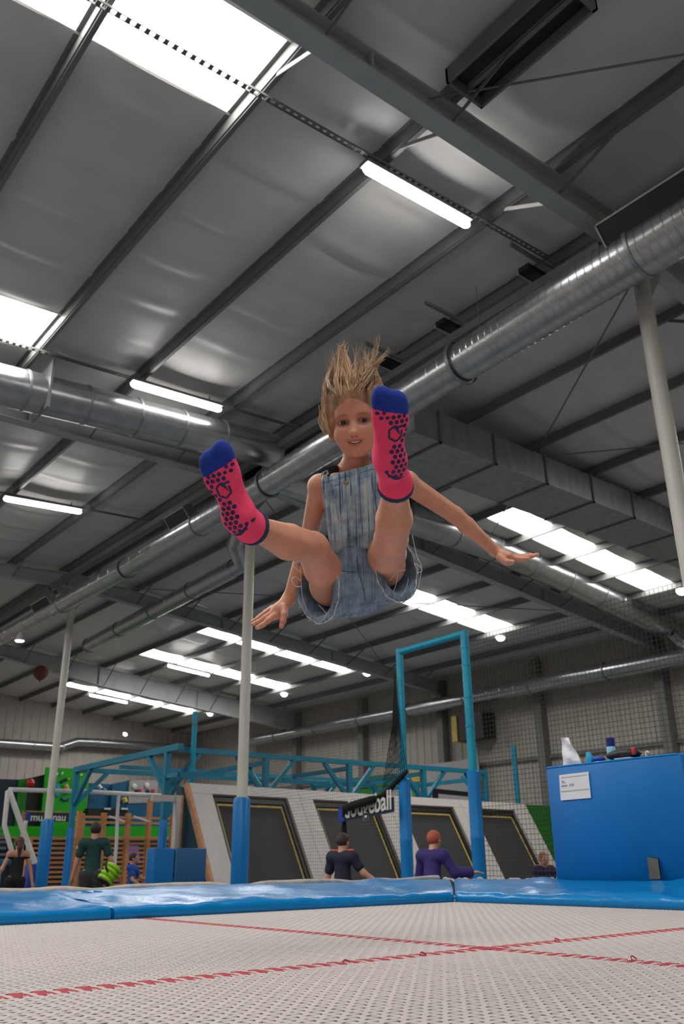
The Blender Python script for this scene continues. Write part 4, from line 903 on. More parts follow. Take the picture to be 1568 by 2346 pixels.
body = list(torso)+[seg(shR, G(800, 1100, 2.385), .027, .036, .03), seg(shL, G(835, 1096, 2.385), .027, .036, .03), seg(hl(0, -.022, -.045), G(812, 1094, 2.36), .034, .038, .02)]
# legs: ankle positions come from the feet
def footframe(heel, toe, side, turn):
    Yf = unit(toe-heel); N = TOC((heel+toe)/2); N = unit(N+turn*RT); N = unit(N-Yf*(N@Yf)); X = np.cross(Yf, N); s = np.linalg.norm(toe-heel)/.222
    return dict(o=heel, X=X, Y=Yf, N=N, s=s, m=side)
fR = footframe(G(554, 1229, 1.88), G(482, 1025, 1.83), 1, -.24); fL = footframe(G(908, 1103, 1.87), G(897, 892, 1.80), -1, .28)
def fl_(F, x, y, h): return F['o']+(F['X']*x+F['Y']*y+F['N']*h)*F['s']
def fco(F): return lambda V: np.stack([(V-F['o'])@F['X'], (V-F['o'])@F['Y'], (V-F['o'])@F['N']], 1)/F['s']
def footprims(F, ankle, up):
    s, m = F['s'], F['m']; R = [F['X'], F['Y'], F['N']]; E = lambda c, r, k=.015: ell(fl_(F, *c), np.array(r)*s, R, k)
    sg = lambda a, b, ra, rb, k=.02: seg(fl_(F, *a), fl_(F, *b), ra*s, rb*s, k)
    return [E((0, .032, -.032), (.03, .034, .033)), sg((0, .05, -.032), (-m*.006, .13, -.026), .029, .024), E((-m*.002, .15, -.024), (.041, .046, .024), .02), E((m*.002, .184, -.02), (.034, .030, .018), .02), E((m*.021, .203, -.019), (.0165, .022, .016), .014), E((-m*.016, .185, -.018), (.02, .022, .014), .014),
            sg((m*.003, .06, -.058), (m*.008, .15, -.032), .03, .02), E((m*.019, .2, -.018), (.015, .022, .016), .012), seg(fl_(F, 0, .04, -.045), ankle, .032*s, .032, .02), seg(ankle, up, .031, .032, .02), neg(E((m*.046, .09, .006), (.024, .04, .018), .02))]
kneeR, kneeL = G(716, 1256, 2.20), G(896, 1236, 2.16)
ankR = G(573, 1206, 1.945); ankL = G(907, 1108, 1.945)
legs = []; socks = {}
for nm, F, an, kn, hp in (('R', fR, ankR, kneeR, hipR), ('L', fL, ankL, kneeL, hipL)):
    d = unit(kn-an); th = unit(hp-kn); back = -unit(F['N']*-1+0*d)  # calf bulges to the sole side
    cb = unit(F['N']-d*(F['N']@d)); L = np.linalg.norm(kn-an)
    up = an+d*.035; socks[nm] = (footprims(F, an, up), an, d)
    cm = an+d*L*.55+cb*.009
    legs += footprims(F, an, up)+[seg(up, cm, .029, .0435, .008), seg(cm, kn, .0435, .0415, .008), seg(kn, kn+(hp-kn)*.5, .0415, .050, .012), seg(kn+(hp-kn)*.5, hp, .050, .054, .01), seg(hp, G(822, 1318, 2.53), .05, .07, .04)]
# arms and hands
elR, wrR = G(708, 1232, 2.49), G(662, 1372, 2.50)
elL, wrL = G(1043, 1180, 2.46), G(1136, 1263, 2.55)
arms = [ell(shR, (.031, .031, .031), None, .02), ell(shL, (.031, .031, .031), None, .02)]
for s, e, w_ in ((shR, elR, wrR), (shL, elL, wrL)):
    fm = e+(w_-e)*.28; arms += [seg(s, e, .030, .0245, .008), seg(e, fm, .0245, .0245, .008), seg(fm, w_, .0245, .0165, .008)]
def finger(pts, r0, r1): return [seg(a, b, r0+(r1-r0)*i/(len(pts)-1), r0+(r1-r0)*(i+1)/(len(pts)-1), .004) for i, (a, b) in enumerate(zip(pts[:-1], pts[1:]))]
hands = [seg(wrR, G(640, 1398, 2.47), .018, .021, .015, (TOC(wrR), .75)), seg(G(640, 1400, 2.475), G(626, 1398, 2.485), .017, .016, .012, (TOC(wrR), .7)), seg(G(640, 1398, 2.47), G(628, 1412, 2.46), .017, .012, .012, (TOC(wrR), .75))]
hands += finger([G(630, 1409, 2.455), G(616, 1421, 2.45), G(602, 1432, 2.447), G(590, 1438, 2.45)], .0085, .0066)      # index
hands += finger([G(625, 1403, 2.465), G(608, 1415, 2.46), G(593, 1425, 2.46), G(580, 1430, 2.463)], .0085, .0064)      # middle
hands += finger([G(620, 1397, 2.48), G(604, 1408, 2.485), G(591, 1418, 2.49), G(579, 1424, 2.495)], .008, .0062)      # ring
hands += finger([G(620, 1394, 2.495), G(608, 1402, 2.51), G(598, 1410, 2.52), G(590, 1415, 2.525)], .0072, .0055)      # little
hands += finger([G(651, 1390, 2.465), G(652, 1408, 2.445), G(649, 1423, 2.437), G(645.5, 1434, 2.435)], .011, .0075)    # thumb
hands += [seg(wrL, G(1163, 1274, 2.53), .0175, .019, .015, (UP, .75)), seg(G(1150, 1268, 2.54), G(1176, 1277, 2.56), .017, .014, .012, (UP, .6))]
hands += finger([G(1172, 1277, 2.525), G(1190, 1281, 2.52), G(1202, 1281, 2.515), G(1211, 1279.5, 2.51)], .0085, .0062)
hands += finger([G(1173, 1276, 2.545), G(1194, 1278, 2.55), G(1212, 1275.5, 2.55), G(1224, 1273.5, 2.55)], .0082, .006)
hands += finger([G(1173, 1275, 2.565), G(1194, 1276, 2.58), G(1214, 1274, 2.59), G(1232, 1271, 2.595)], .0082, .006)
hands += finger([G(1170, 1274, 2.58), G(1190, 1274, 2.61), G(1206, 1272, 2.63), G(1218, 1270, 2.64)], .0072, .0055)
hands += finger([G(1146, 1277, 2.52), G(1158, 1286, 2.50), G(1166, 1289, 2.485), G(1174, 1288, 2.475)], .0115, .008)
# skin with lips, brows, lashes and painted eye and nostril shade, in head coordinates
def skin_mat():
    m = mat('girl_skin', 'd0957a', .46, 0, .07, 18, .03, 200); nt = m.node_tree; N, L = nt.nodes, nt.links; b = N['Principled BSDF']
    b.inputs['Subsurface Weight'].default_value = .12; b.inputs['Subsurface Radius'].default_value = (.012, .005, .003); b.inputs['Subsurface Scale'].default_value = .6
    at_ = N.new('ShaderNodeAttribute'); at_.attribute_name = 'headco'; sp = N.new('ShaderNodeSeparateXYZ'); L.new(at_.outputs['Vector'], sp.inputs[0]); x, y, z = sp.outputs
    def mt(op, *a):
        n = N.new('ShaderNodeMath'); n.operation = op
        for i, v in enumerate(a):
            if isinstance(v, (int, float)): n.inputs[i].default_value = v
            else: L.new(v, n.inputs[i])
        return n.outputs[0]
    def ellm(cx, cz, rx, rz, xs, zs, soft=.25):       # soft-edged ellipse mask
        a = mt('DIVIDE', mt('SUBTRACT', xs, cx), rx); c = mt('DIVIDE', mt('SUBTRACT', zs, cz), rz)
        q = mt('SQRT', mt('ADD', mt('MULTIPLY', a, a), mt('MULTIPLY', c, c)))
        n = N.new('ShaderNodeMapRange'); L.new(q, n.inputs[0]); n.inputs[1].default_value = 1+soft; n.inputs[2].default_value = 1-soft; n.inputs[3].default_value = 0; n.inputs[4].default_value = 1
        return n.outputs[0]
    ax_ = mt('ABSOLUTE', x); front = mt('GREATER_THAN', y, .03)
    zc = mt('SUBTRACT', z, mt('MULTIPLY', mt('MULTIPLY', x, x), 12.0))     # smile curve
    zb = mt('ADD', z, mt('MULTIPLY', mt('POWER', mt('ABSOLUTE', mt('SUBTRACT', ax_, .025)), 2), 16.0))
    cur = b.inputs['Base Color'].links[0].from_socket
    def over(mask, col, k, cur):
        mx = N.new('ShaderNodeMix'); mx.data_type = 'RGBA'; L.new(mt('MULTIPLY', mt('MULTIPLY', mask, front), k), mx.inputs[0]); L.new(cur, mx.inputs[6]); mx.inputs[7].default_value = (*lin(col), 1); return mx.outputs[2]
    cur = over(ellm(.036, -.032, .022, .02, ax_, z, .8), 'd58a74', .35, cur)
    cur = over(ellm(.028, .0185, .0165, .0036, ax_, zb, .5), '7a5340', .6, cur)
    cur = over(ellm(.0285, .0006, .0188, .0112, ax_, z, .3), '5a382c', .62, cur)  # lash line, widened by shading painted round the eye
    cur = over(ellm(.0056, -.0392, .0034, .0022, ax_, z, .6), '55302a', .65, cur)  # nostril shade painted on the skin, no hole carved
    cur = over(ellm(0, -.0555, .0225, .0105, x, zc, .3), 'b8685f', .8, cur)
    cur = over(ellm(0, -.0548, .0185, .0036, x, zc, .25), '4a1c1c', .9, cur)
    cur = over(ellm(0, -.0538, .0115, .0017, x, zc, .3), 'efe6de', .9, cur)
    L.new(cur, b.inputs['Base Color']); return m
bodyo = solid('body', body+face+legs+arms+hands, .0027, skin_mat(), girl, smooth=1, co={'headco': hco})
eyew = mat('eye_white', 'e6e0dc', .2, 0, .03, 30); iris = mat('iris_brown', '3c2b24', .15, 0, .2, 60)
for s in (-1, 1):
    c = hl(s*.0285, .0440, 0); tg = unit(CAM-c)
    e = B().lathe(c, tg, [(-.0120*math.cos(a), .0120*math.sin(a)) for a in [math.pi*k/14 for k in range(15)]], 22, False).build('eye', eyew, girl)
    B().lathe(c, tg, [(.0121*math.cos(a), .0121*math.sin(a)) for a in (.66, .5, .3, .1, .0)], 20, False).build('iris', iris, e)
    B().lathe(c, tg, [(.01225*math.cos(a), .01225*math.sin(a)) for a in (.22, .12, .0)], 16, False).build('pupil', M['black'], e)
# socks
pink = mat('sock_pink', 'ff4474', .85, 0, .08, 60, .25, 500); snavy = mat('sock_navy', '1b1f5c', .8, 0, .12, 60, .2, 500); sblue = mat('sock_toe_blue', '06339a', .85, 0, .12, 60, .25, 500); grip = mat('grip_rubber', '1a1a55', .55, 0, .1, 60)
cuffm = mat('sock_cuff', '173056', .85, 0, .15, 80, .2, 500); fleck = mat('cuff_fleck', '2f7d84', .8, 0, .2, 60)
for nm, F in (('R', fR), ('L', fL)):
    pr, an, d = socks[nm]; end = an+d*.018
    cut = lambda X, Y, Z, d=d, end=end: (X-end[0])*d[0]+(Y-end[1])*d[1]+(Z-end[2])*d[2]
    fc = fco(F); ty = lambda Q: .168+.35*np.abs(Q[:, 0]+.01)*0+.25*Q[:, 0]*F['m']
    lab = 'pink grip sock on the foot raised at the left' if nm == 'R' else 'pink grip sock held up in front of the shoulder'
    s = solid('sock', pr, .0027, pink, girl, inflate=.0028, cuts=[cut], seedcut=lambda c: fc(c)[:, 1] < ty(fc(c)))
    toe = solid('toe_cap', pr, .0027, sblue, s, inflate=.0028, cuts=[cut], seedcut=lambda c: fc(c)[:, 1] >= ty(fc(c)))
    u = unit(np.cross(d, [.3, .2, .9])); v = np.cross(d, u)
    T = BVHTree.FromPolygons([tuple(q.co) for q in s.data.vertices], [tuple(q.vertices) for q in s.data.polygons])
    c0 = end-d*.010
    def rad(a):
        w_ = u*math.cos(a)+v*math.sin(a); h = T.ray_cast(Vector(c0+w_*.09), Vector(-w_), .09); return w_, (np.array(h[0])-c0)@w_ if h[0] is not None else .036
    rr = [rad(2*math.pi*i/40) for i in range(40)]
    B().loft([[c0+d*z+w_*(r_+q) for w_, r_ in rr] for z, q in ((-.004, -.002), (-.003, .0018), (.004, .0025), (.010, .0018), (.011, -.001), (.011, -.008))], False).build('cuff', cuffm, s)
    fb = B()
    for w_, r_ in rr[::2]: q = c0+d*.004+w_*(r_+.0024); fb.bar(q-d*.0022, q+d*.0022, .0022, .002, w_)
    tag(fb.build('cuff_fleck', fleck, s, smooth=False), kind='stuff')
    # printed grip: hexagonal dots laid on the sole, and the emblem
    V = [tuple(q.co) for q in s.data.vertices]+[tuple(q.co) for q in toe.data.vertices]; o_ = len(s.data.vertices)
    T = BVHTree.FromPolygons(V, [tuple(q.vertices) for q in s.data.polygons]+[tuple(i+o_ for i in q.vertices) for q in toe.data.polygons])
    def drop(x, y, lift=.0006):
        o = fl_(F, x, y, .06); h = T.ray_cast(Vector(o), Vector(-F['N']), .15)
        if h[0] is None or h[1].dot(Vector(F['N'])) < .12: return None
        return np.array(h[0])+np.array(h[1])*lift
    db = B(); pit = .0138; m = F['m']; EC = (-m*.003, .118)
    for j in range(18):
        for i in range(-4, 5):
            x = (i+.5*(j % 2))*pit; y = .014+j*pit*.866
            if x*m > .012 + .0*y and .03 < y < .15: continue
            if abs(x) > .036 or y > .166+.2*x*m or (x-EC[0])**2+(y-EC[1])**2 < .0250**2: continue
            if y < .02 and abs(x) > .016: continue
            r = .0052*(1 if x*m < .008 else .85); c0 = drop(x, y)
            if c0 is None: continue
            rim = [drop(x+r*math.cos(a), y+r*math.sin(a)) for a in [math.pi/6+math.pi*k/6 for k in range(12)]]
            if any(q is None for q in rim) or max(np.linalg.norm(q-c0) for q in rim) > .012: continue
            db.add([c0+F['N']*.0005]+rim, [(0, k+1, (k+1) % 12+1) for k in range(12)])
    tag(db.build('grip_dots', grip, s), kind='stuff')
    eb = B()
    def stroke(pts, w):
        for (xa, ya), (xb, yb) in zip(pts[:-1], pts[1:]):
            Ln = math.hypot(xb-xa, yb-ya); nx_, ny_ = -(yb-ya)/Ln*w, (xb-xa)/Ln*w; k = 5; P = []
            for i in range(k+1):
                t_ = i/k; cx, cy_ = xa+(xb-xa)*t_, ya+(yb-ya)*t_; row = [drop(EC[0]+cx+q*nx_, EC[1]+cy_+q*ny_, .0008) for q in (-1, 0, 1)]
                if any(q is None for q in row): P = []; break
                P.append(row)
            if P: eb.grid(P)
    hx = [(.0165*math.cos(math.radians(a)), .0195*math.sin(math.radians(a))) for a in (22, -30, -90, -150, 150, 90)]
    stroke(hx, .0023); stroke([(.0, .019), (.004, .011)], .0042); stroke([(.004, .011), (.0075, .003)], .0028); stroke([(.0075, .003), (.0095, -.003)], .0014); stroke([(.003, .0135), (.012, .0165), (.0195, .0165)], .0027)
    if nm == 'L': pass
    eb.build('emblem', grip, s)
    # navy swoosh round the heel
    sw = B(); P = []
    for i in range(25):
        a = -.2+math.pi*(.15+.75*i/24); wd = .0035*math.sin(math.pi*i/24)
        rr = [fl_(F, m*(.03+q*wd/.03*.02)*math.cos(a)*1.0, .012+.0*a-(.004)*math.sin(a)+.012*(math.cos(a)**2), .0) for q in (-1, 1)]
        P.append(rr)
    Pq = []
    for i in range(25):
        u_ = i/24; x = m*(.026-.05*u_); y = .026-.022*math.sin(math.pi*min(1, u_*1.15)*.55); w2 = .0045*math.sin(math.pi*u_)+.0003
        row = [drop(x, y-w2, .0008), drop(x, y+w2, .0008)]
        if all(q is not None for q in row): Pq.append(row)
    if len(Pq) > 3: sw.grid(Pq); sw.build('swoosh', snavy, s)
# denim: faded blue-grey with streaks running along the body
def denim(name, col, col2, streak):
    m = mat(name, col, .85, 0, .16, 26, .35, 700, col2=col2); nt = m.node_tree; N, L = nt.nodes, nt.links; b = N['Principled BSDF']
    at_ = N.new('ShaderNodeAttribute'); at_.attribute_name = 'bodyco'; mp = N.new('ShaderNodeMapping'); mp.inputs['Scale'].default_value = (170, 4, 20); L.new(at_.outputs['Vector'], mp.inputs[0])
    nz = N.new('ShaderNodeTexNoise'); nz.inputs['Scale'].default_value = 1.0; nz.inputs['Detail'].default_value = 3; L.new(mp.outputs[0], nz.inputs['Vector'])
    cr = N.new('ShaderNodeValToRGB'); e = cr.color_ramp.elements; e[0].position = .39; e[0].color = (.07, .10, .14, 1); e[1].position = .6; e[1].color = (.74, .74, .74, 1); q = e.new(.425); q.color = (.46, .47, .48, 1); L.new(nz.outputs[0], cr.inputs[0])
    mx = N.new('ShaderNodeMix'); mx.data_type = 'RGBA'; mx.blend_type = 'OVERLAY'; mx.inputs[0].default_value = streak; L.new(b.inputs['Base Color'].links[0].from_socket, mx.inputs[6]); L.new(cr.outputs[0], mx.inputs[7]); L.new(mx.outputs[2], b.inputs['Base Color']); return m
DB = denim('denim_bib', '7499b4', 'a9c6d6', .8); DS = denim('denim_shorts', '66809a', '889fb2', .3); edge = mat('frayed_cotton', 'c9c9c4', .9, 0, .1, 50)
bco = lambda V: np.stack([(V-HM)@TX, (V-HM)@TA, (V-HM)@TF], 1)
def above(p1, p2):       # positive on the side above the line between two photo points, at the girl's distance
    n = np.cross(at(*p1, d=1)-CAM, at(*p2, d=1)-CAM); n /= np.linalg.norm(n)
    if n@UP < 0: n = -n
    return lambda X, Y, Z: (X-CAM[0])*n[0]+(Y-CAM[1])*n[1]+(Z-CAM[2])*n[2]
def below(p1, p2): f = above(p1, p2); return lambda X, Y, Z: -f(X, Y, Z)
def rightof(p1, p2):
    n = np.cross(at(*p1, d=1)-CAM, at(*p2, d=1)-CAM); n /= np.linalg.norm(n)
    if n@RT < 0: n = -n
    return lambda X, Y, Z: (X-CAM[0])*n[0]+(Y-CAM[1])*n[1]+(Z-CAM[2])*n[2]
def leftof(p1, p2): f = rightof(p1, p2); return lambda X, Y, Z: -f(X, Y, Z)
def dpt(px, py, off): return G(px, py, 2.44+(2.37-2.44)*(1232-py)/96-off)
folds = [seg(dpt(764, 1224, .077), dpt(872, 1198, .077), .011, .013, .02), seg(dpt(768, 1257, .079), dpt(868, 1233, .079), .011, .013, .02), seg(dpt(760, 1180, .03), dpt(768, 1250, .03), .02, .02, .03)]
topcut = above((735, 1096), (868, 1058))
bwide = [seg(G(760, 1112, 2.325), G(862, 1086, 2.32), .03, .03, .03), seg(G(762, 1115, 2.325), G(775, 1215, 2.375), .028, .03, .03), seg(G(858, 1090, 2.32), G(872, 1190, 2.36), .03, .03, .03)]
bib = solid('bib', torso+bwide+folds, .003, DB, girl, inflate=.008, shell=.010, cuts=[topcut, below((700, 1288), (900, 1270)), leftof((736, 1095), (756, 1255)), lambda X, Y, Z: -((X-chest[0])*TF[0]+(Y-chest[1])*TF[1]+(Z-chest[2])*TF[2])-.06], co={'bodyco': bco})
pk = solid('bib_pocket', torso+bwide+folds, .003, DB, bib, inflate=.0125, shell=.010, cuts=[above((765, 1116), (850, 1092)), below((775, 1196), (862, 1176)), leftof((762, 1110), (778, 1200)), rightof((851, 1090), (868, 1190)), lambda X, Y, Z: -((X-chest[0])*TF[0]+(Y-chest[1])*TF[1]+(Z-chest[2])*TF[2])], co={'bodyco': bco})
solid('top_hem', torso+bwide+folds, .003, DB, bib, inflate=.0105, shell=.010, cuts=[topcut, below((735, 1108), (868, 1071)), leftof((736, 1095), (756, 1255)), lambda X, Y, Z: -((X-chest[0])*TF[0]+(Y-chest[1])*TF[1]+(Z-chest[2])*TF[2])], co={'bodyco': bco})
solid('undershirt', torso[:1]+torso[2:], .003, M['rubber'], girl, inflate=.0095, shell=.010, cuts=[above((850, 1052), (900, 1050)), below((860, 1150), (900, 1120)), leftof((868, 1060), (892, 1150))])
# shorts: pelvis with two flared legs
oR, oL = G(724, 1337, 2.40), G(908, 1303, 2.39)
nR = unit(-RT*.80+TOC(oR)*.55-UP*.12); nL = unit(RT*.74+TOC(oL)*.6+UP*.16)
sp = [seg(waist, pelv, .076, .092, .03, (TF, .85)), ell(G(822, 1330, 2.5), (.1, .09, .085), [RT, UP, FW], .03), seg(G(815, 1335, 2.52), oR+nR*.05, .088, .108, .03), seg(G(845, 1322, 2.52), oL+nL*.05, .082, .09, .03), seg(G(806, 1258, 2.385), G(810, 1330, 2.40), .036, .042, .03), seg(G(818, 1300, 2.40), G(826, 1345, 2.42), .04, .05, .03)]
cr_ = lambda o, n: (lambda X, Y, Z: (X-o[0])*n[0]+(Y-o[1])*n[1]+(Z-o[2])*n[2])
def inner(X, Y, Z):
    d = None
    for p in (seg(G(770, 1338, 2.49), oR+nR*.06, .066, .106), seg(G(880, 1306, 2.49), oL+nL*.06, .058, .086)):
        q = field(p, X, Y, Z); d = q if d is None else np.minimum(d, q)
    return -d
sho = solid('shorts', sp, .0033, DS, girl, inflate=.004, cuts=[cr_(oR, nR), cr_(oL, nL), inner, above((700, 1262), (900, 1243))], co={'bodyco': bco})
wbd = solid('waistband', torso, .003, DS, sho, inflate=.013, shell=.011, cuts=[above((740, 1262), (880, 1236)), below((745, 1274), (885, 1248)), lambda X, Y, Z: -((X-waist[0])*TF[0]+(Y-waist[1])*TF[1]+(Z-waist[2])*TF[2])-.02], co={'bodyco': bco})
T = BVHTree.FromPolygons([tuple(q.co) for q in sho.data.vertices], [tuple(q.vertices) for q in sho.data.polygons])
def onto(tree, px, py, lift=.001):
    d = at(px, py, d=1)-CAM; h = tree.ray_cast(Vector(CAM), Vector(d).normalized(), 5)
    return None if h[0] is None else np.array(h[0])-unit(d)*lift
def seam(tree, pts, r, m, nm, parent):
    P = []
    for (a, b), (c, d) in zip(pts[:-1], pts[1:]):
        for i in range(10): q = onto(tree, a+(c-a)*i/10, b+(d-b)*i/10); P += [q] if q is not None else []
    if len(P) > 2: B().tube(P, r, 6).build(nm, m, parent)
dseam = mat('dark_seam', '3a5064', .9, 0, .1, 40); lseam = mat('pale_seam', 'aebfca', .9, 0, .1, 40)
seam(T, [(818, 1275), (822, 1310), (832, 1345), (838, 1378)], .0009, dseam, 'seam', sho); seam(T, [(826, 1275), (829, 1300), (834, 1330)], .0007, lseam, 'seam', sho); seam(T, [(778, 1306), (800, 1310), (816, 1310)], .0008, dseam, 'seam', sho)
seam(T, [(790, 1262), (806, 1300)], .0006, lseam, 'seam', sho); seam(T, [(858, 1250), (845, 1300)], .0006, lseam, 'seam', sho)
Tb = BVHTree.FromPolygons([tuple(q.co) for q in bib.data.vertices]+[tuple(q.co) for q in pk.data.vertices], [tuple(q.vertices) for q in bib.data.polygons]+[tuple(i+len(bib.data.vertices) for i in q.vertices) for q in pk.data.polygons])
for pts, mm in ((((764, 1120), (777, 1197)), dseam), (((851, 1094), (865, 1176)), dseam), (((748, 1110), (762, 1230)), lseam), (((765, 1243), (800, 1231), (860, 1215)), lseam), (((768, 1264), (800, 1242)), lseam)):
    seam(Tb, pts, .0006, mm, 'seam', bib)
q = onto(Tb, 794, 1107, .002); 
if q is not None: B().lathe(q, TOC(q), [(0, .0065), (.002, .0065), (.003, .0045), (.0025, .002)], 14).build('button', M['brass'], bib)
# straps with clip buckles
for nm, pts in (('R', (G(748, 1092, 2.29), G(752, 1080, 2.285), G(764, 1075, 2.30), G(776, 1074, 2.33), G(782, 1080, 2.40))), ('L', (G(868, 1072, 2.27), G(872, 1060, 2.28), G(868, 1052, 2.31), G(862, 1054, 2.36), G(858, 1068, 2.42)))):
    st = B().tube(pts, .010, 10, flat=.16, ref=FW if nm == 'R' else RT).build('strap', M['rubber'], girl)
bq = B(); c0 = G(744, 1090, 2.272)
for a, c in (((738, 1084), (750, 1078)), ((750, 1078), (753, 1086)), ((740, 1096), (742, 1088)), ((748, 1096), (750, 1084)), ((735, 1092), (740, 1083))): bq.bar(G(*a, 2.272), G(*c, 2.272), .0035, .0025)
bq.hexa([G(740, 1088, 2.272), G(749, 1086, 2.272), G(748, 1099, 2.272), G(742, 1100, 2.272), G(740, 1088, 2.267), G(749, 1086, 2.267), G(748, 1099, 2.267), G(742, 1100, 2.267)])
bq.build('buckle', M['chrome'], girl, smooth=False)
# frayed hems and loose threads
def fray(o, n, R, kk, seed, sx, sy):
    rng = random.Random(seed); u = unit(np.cross(n, UP)); v = np.cross(n, u); fb = B()
    rim = [o+(u*math.cos(a)+v*math.sin(a))*R*(1+.01*math.sin(9*a))+n*(.002*math.sin(13*a)) for a in [2*math.pi*i/72 for i in range(73)]]
    fb.tube(rim, [.0016*(1+.5*math.sin(i*2.1)) for i in range(73)], 6)
    for i in range(kk):
        a = rng.uniform(0, 2*math.pi); p = o+(u*math.cos(a)+v*math.sin(a))*R; dd = n*rng.uniform(.3, 1)+UP*rng.uniform(-.8, .8)+(u*math.cos(a)+v*math.sin(a))*rng.uniform(-.3, .2); L = rng.uniform(.004, .016)
        fb.tube([p, p+dd*L*.5+RT*rng.uniform(-.004, .004), p+dd*L], [.0009, .0008, .0004], 5)
    tag(fb.build('frayed_hem', edge, sho), kind='stuff')
fray(oR, nR, .1115, 40, 5, 0, 0); fray(oL, nL, .094, 40, 6, 0, 0)
for pts, r in ((((690, 1330, 2.35), (676, 1322, 2.33), (669, 1328, 2.32), (675, 1342, 2.32), (690, 1344, 2.34)), .0022), (((690, 1300, 2.34), (690, 1330, 2.34), (694, 1370, 2.36), (705, 1400, 2.38)), .0014), (((671, 1296, 2.33), (680, 1304, 2.34), (692, 1312, 2.35)), .0016), (((730, 1385, 2.3), (748, 1405, 2.3), (746, 1412, 2.3), (736, 1424, 2.3)), .0013), (((945, 1226, 2.38), (950, 1250, 2.36), (958, 1285, 2.34)), .0015), (((958, 1280, 2.34), (966, 1300, 2.34), (962, 1330, 2.34), (958, 1350, 2.35)), .0018), (((950, 1290, 2.33), (960, 1296, 2.32), (968, 1308, 2.33), (956, 1312, 2.33)), .0014), (((893, 1330, 2.28), (912, 1310, 2.27), (930, 1306, 2.27)), .0013), (((913, 1302, 2.27), (910, 1330, 2.27), (902, 1356, 2.28)), .0012), (((936, 1326, 2.28), (932, 1345, 2.28), (920, 1366, 2.28)), .0013)):
    B().tube(curve([G(*q) for q in pts]), r*.75, 6).build('loose_thread', edge, sho)
# hair
hairm = mat('blond_hair', '8f6d4e', .5, 0, .3, 30, .3, 160, stretch=(1, 1, .25), col2='c8a783'); 
hy = lambda X, Y, Z: (X-HO[0])*Hy[0]+(Y-HO[1])*Hy[1]+(Z-HO[2])*Hy[2]
hz = lambda X, Y, Z: (X-HO[0])*Hz[0]+(Y-HO[1])*Hz[1]+(Z-HO[2])*Hz[2]
hair = solid('hair', [he((0, -.03, .045), (.079, .09, .086)), he((-.062, -.02, .03), (.022, .04, .05), .03), he((.06, -.025, .035), (.02, .04, .045), .03)], .003, hairm, girl,
             cuts=[lambda X, Y, Z: np.minimum(hy(X, Y, Z)-(.018+.72*hz(X, Y, Z)), .5), lambda X, Y, Z: -(hz(X, Y, Z)+.03)], smooth=2)
locks = [((773, 908, 2.22), (771, 870, 2.25), (776, 830, 2.28), (783, 800, 2.29), (787, 783, 2.3)), ((781, 905, 2.22), (776, 862, 2.26), (783, 815, 2.29), (779, 785, 2.3)), ((800, 895, 2.23), (793, 860, 2.27), (789, 825, 2.29), (793, 790, 2.3)), ((820, 898, 2.21), (842, 862, 2.24), (864, 828, 2.27), (893, 797, 2.28)), ((826, 897, 2.22), (848, 862, 2.25), (870, 826, 2.28), (892, 812, 2.29)), ((830, 895, 2.23), (846, 855, 2.27), (858, 815, 2.29), (868, 766, 2.3)), ((834, 893, 2.23), (843, 850, 2.27), (860, 808, 2.29), (866, 800, 2.3)), ((762, 903, 2.23), (750, 870, 2.27), (758, 845, 2.3), (766, 838, 2.31)), ((770, 903, 2.22), (756, 885, 2.24), (752, 868, 2.27), (760, 858, 2.3)), ((812, 900, 2.21), (822, 880, 2.22), (850, 845, 2.25), (880, 822, 2.27)), ((858, 905, 2.24), (868, 885, 2.27), (866, 868, 2.29), (858, 862, 2.3)), ((866, 908, 2.26), (876, 893, 2.28), (874, 880, 2.3)), ((843, 895, 2.23), (850, 870, 2.27), (849, 850, 2.3), (852, 842, 2.31)), ((748, 940, 2.27), (743, 905, 2.28), (747, 880, 2.3), (760, 868, 2.31)), ((752, 985, 2.27), (742, 950, 2.29), (741, 915, 2.3), (748, 890, 2.31)), ((748, 1000, 2.3), (737, 965, 2.32), (732, 925, 2.33))]
rng = random.Random(11)
def strand(fb, pts, r):
    pts = [np.array(q) for q in pts]; P = []
    for i in range(len(pts)-1):
        a, b = pts[i], pts[i+1]; p0 = pts[max(0, i-1)]; p3 = pts[min(len(pts)-1, i+2)]
        for k in range(5): t_ = k/5; P.append(.5*((2*a)+(b-p0)*t_+(2*p0-5*a+4*b-p3)*t_*t_+(3*a-p0-3*b+p3)*t_**3))
    P.append(pts[-1]); n = len(P); w1, w2 = rng.uniform(0, 6), r*rng.uniform(.4, 1.6); P = [p+RT*w2*math.sin(w1+i*.55)*min(1, i/6) for i, p in enumerate(P)]; fb.tube(P, [r*(1-(i/(n-1))**1.6*.92)*min(1, (i+1.2)/5) for i in range(n)], 6)
lb = B()
for L_ in locks:
    base = [G(*q) for q in L_]
    for j in range(7): o = [RT*rng.gauss(0, .0045)+UP*rng.gauss(0, .003)+FW*rng.gauss(0, .006) for _ in base]; o[0] = o[0]*.8; strand(lb, [b_+w_*(.75+.12*i) for i, (b_, w_) in enumerate(zip(base, o))], rng.uniform(.0010, .0024))
lb.build('hair_locks', hairm, hair)
fb = B()
def cap(x, y, k=1.0):      # point on the scalp cap, head coordinates
    q = 1-(x/.081)**2-((y+.03)/.092)**2
    return hl(x*k, -.03+(y+.03)*k, .045+.0875*k*math.sqrt(max(q, .0)))
def hline(x):       # point of the hairline on the scalp
    a, c = -.03, .12
    for _ in range(24):
        z = (a+c)/2; f = (x/.0805)**2+((.018+.72*z+.03)/.0915)**2+((z-.045)/.0875)**2-1
        if f < 0: a = z
        else: c = z
    return (x, .018+.72*a, a)
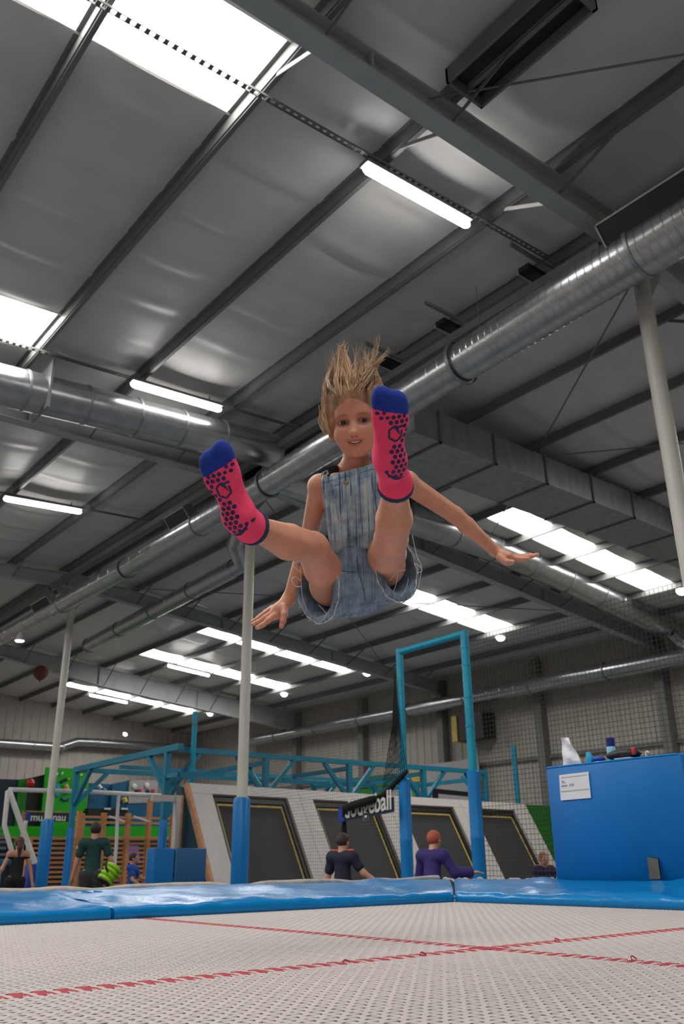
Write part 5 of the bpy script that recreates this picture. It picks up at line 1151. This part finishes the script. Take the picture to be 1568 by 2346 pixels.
for i in range(1000):
    if i < 760:      # combed back over the scalp from the hairline
        x = rng.uniform(-.074, .074); yh = .055-.05*abs(x/.075)**2; y0 = rng.uniform(-.07, yh); k = rng.uniform(1.0, 1.05)
        if i % 5 < 3:      # blown upwards from the hairline towards the two peaks
            tx = -.04 if x < .01 else .055; p0 = np.array(hline(x)) if i % 5 < 2 else np.array(hco(np.array([cap(x, yh-abs(rng.gauss(.01, .018)))]))[0]); hgt = rng.uniform(.03, .085)*(1-.5*abs(x/.08))
            pts = [hl(*p0), hl(p0[0]*1.04, p0[1]-.008, p0[2]+.03), hl(p0[0]+.12*(tx-x), p0[1]-.03, p0[2]+.03+hgt*.5), hl(p0[0]+.32*(tx-x)+rng.gauss(0, .006), p0[1]-.05, p0[2]+.035+hgt)]
        else: pts = [cap(x*(1+.04*j), max(-.1, y0-.022*j), k+.012*j) for j in range(4)]
        strand(fb, pts, rng.uniform(.0006, .0016))
    elif i < 930:    # sides, drawn up past the ears
        s = -1 if rng.random() < .6 else 1; yy = rng.uniform(-.07, .03); z0 = rng.uniform(-.05, .03)
        strand(fb, [hl(s*.066, yy+.012, z0), hl(s*.077, yy, z0+.035), hl(s*.079, yy-.01, z0+.065), hl(s*rng.uniform(.066, .074), yy-.02, z0+.1)], rng.uniform(.0009, .0020))
    else:            # fine wisps flying up
        x = rng.uniform(-.06, .06)
        strand(fb, [hl(x*.9, -.02, .115), hl(x+rng.gauss(0, .005), -.035, .14), hl(x*1.05+rng.gauss(0, .012), -.05, .165+rng.uniform(0, .05))], rng.uniform(.0003, .0006))
tag(fb.build('hair_strands', hairm, hair), kind='stuff')
# earring
B().lathe(hl(-.073, .004, -.034), Hy, [(0, .004), (.003, .0045), (.005, .002)], 10).build('earring', M['chrome'], girl)
# finger and thumb nails
nail = mat('nail_pink', 'e0a898', .3, 0, .05, 30)
for px, py, d, ux, uy in ((592, 1436.5, 2.441, -10, 6), (582, 1428.5, 2.455, -12, 5), (646, 1432, 2.427, -3, 10)):
    q = G(px, py, d); u_ = unit(RT*ux-UP*uy); B().tube([q-u_*.004, q, q+u_*.004], [.003, .0042, .0028], 8, flat=.35, ref=TOC(q)).build('nail', nail, girl)
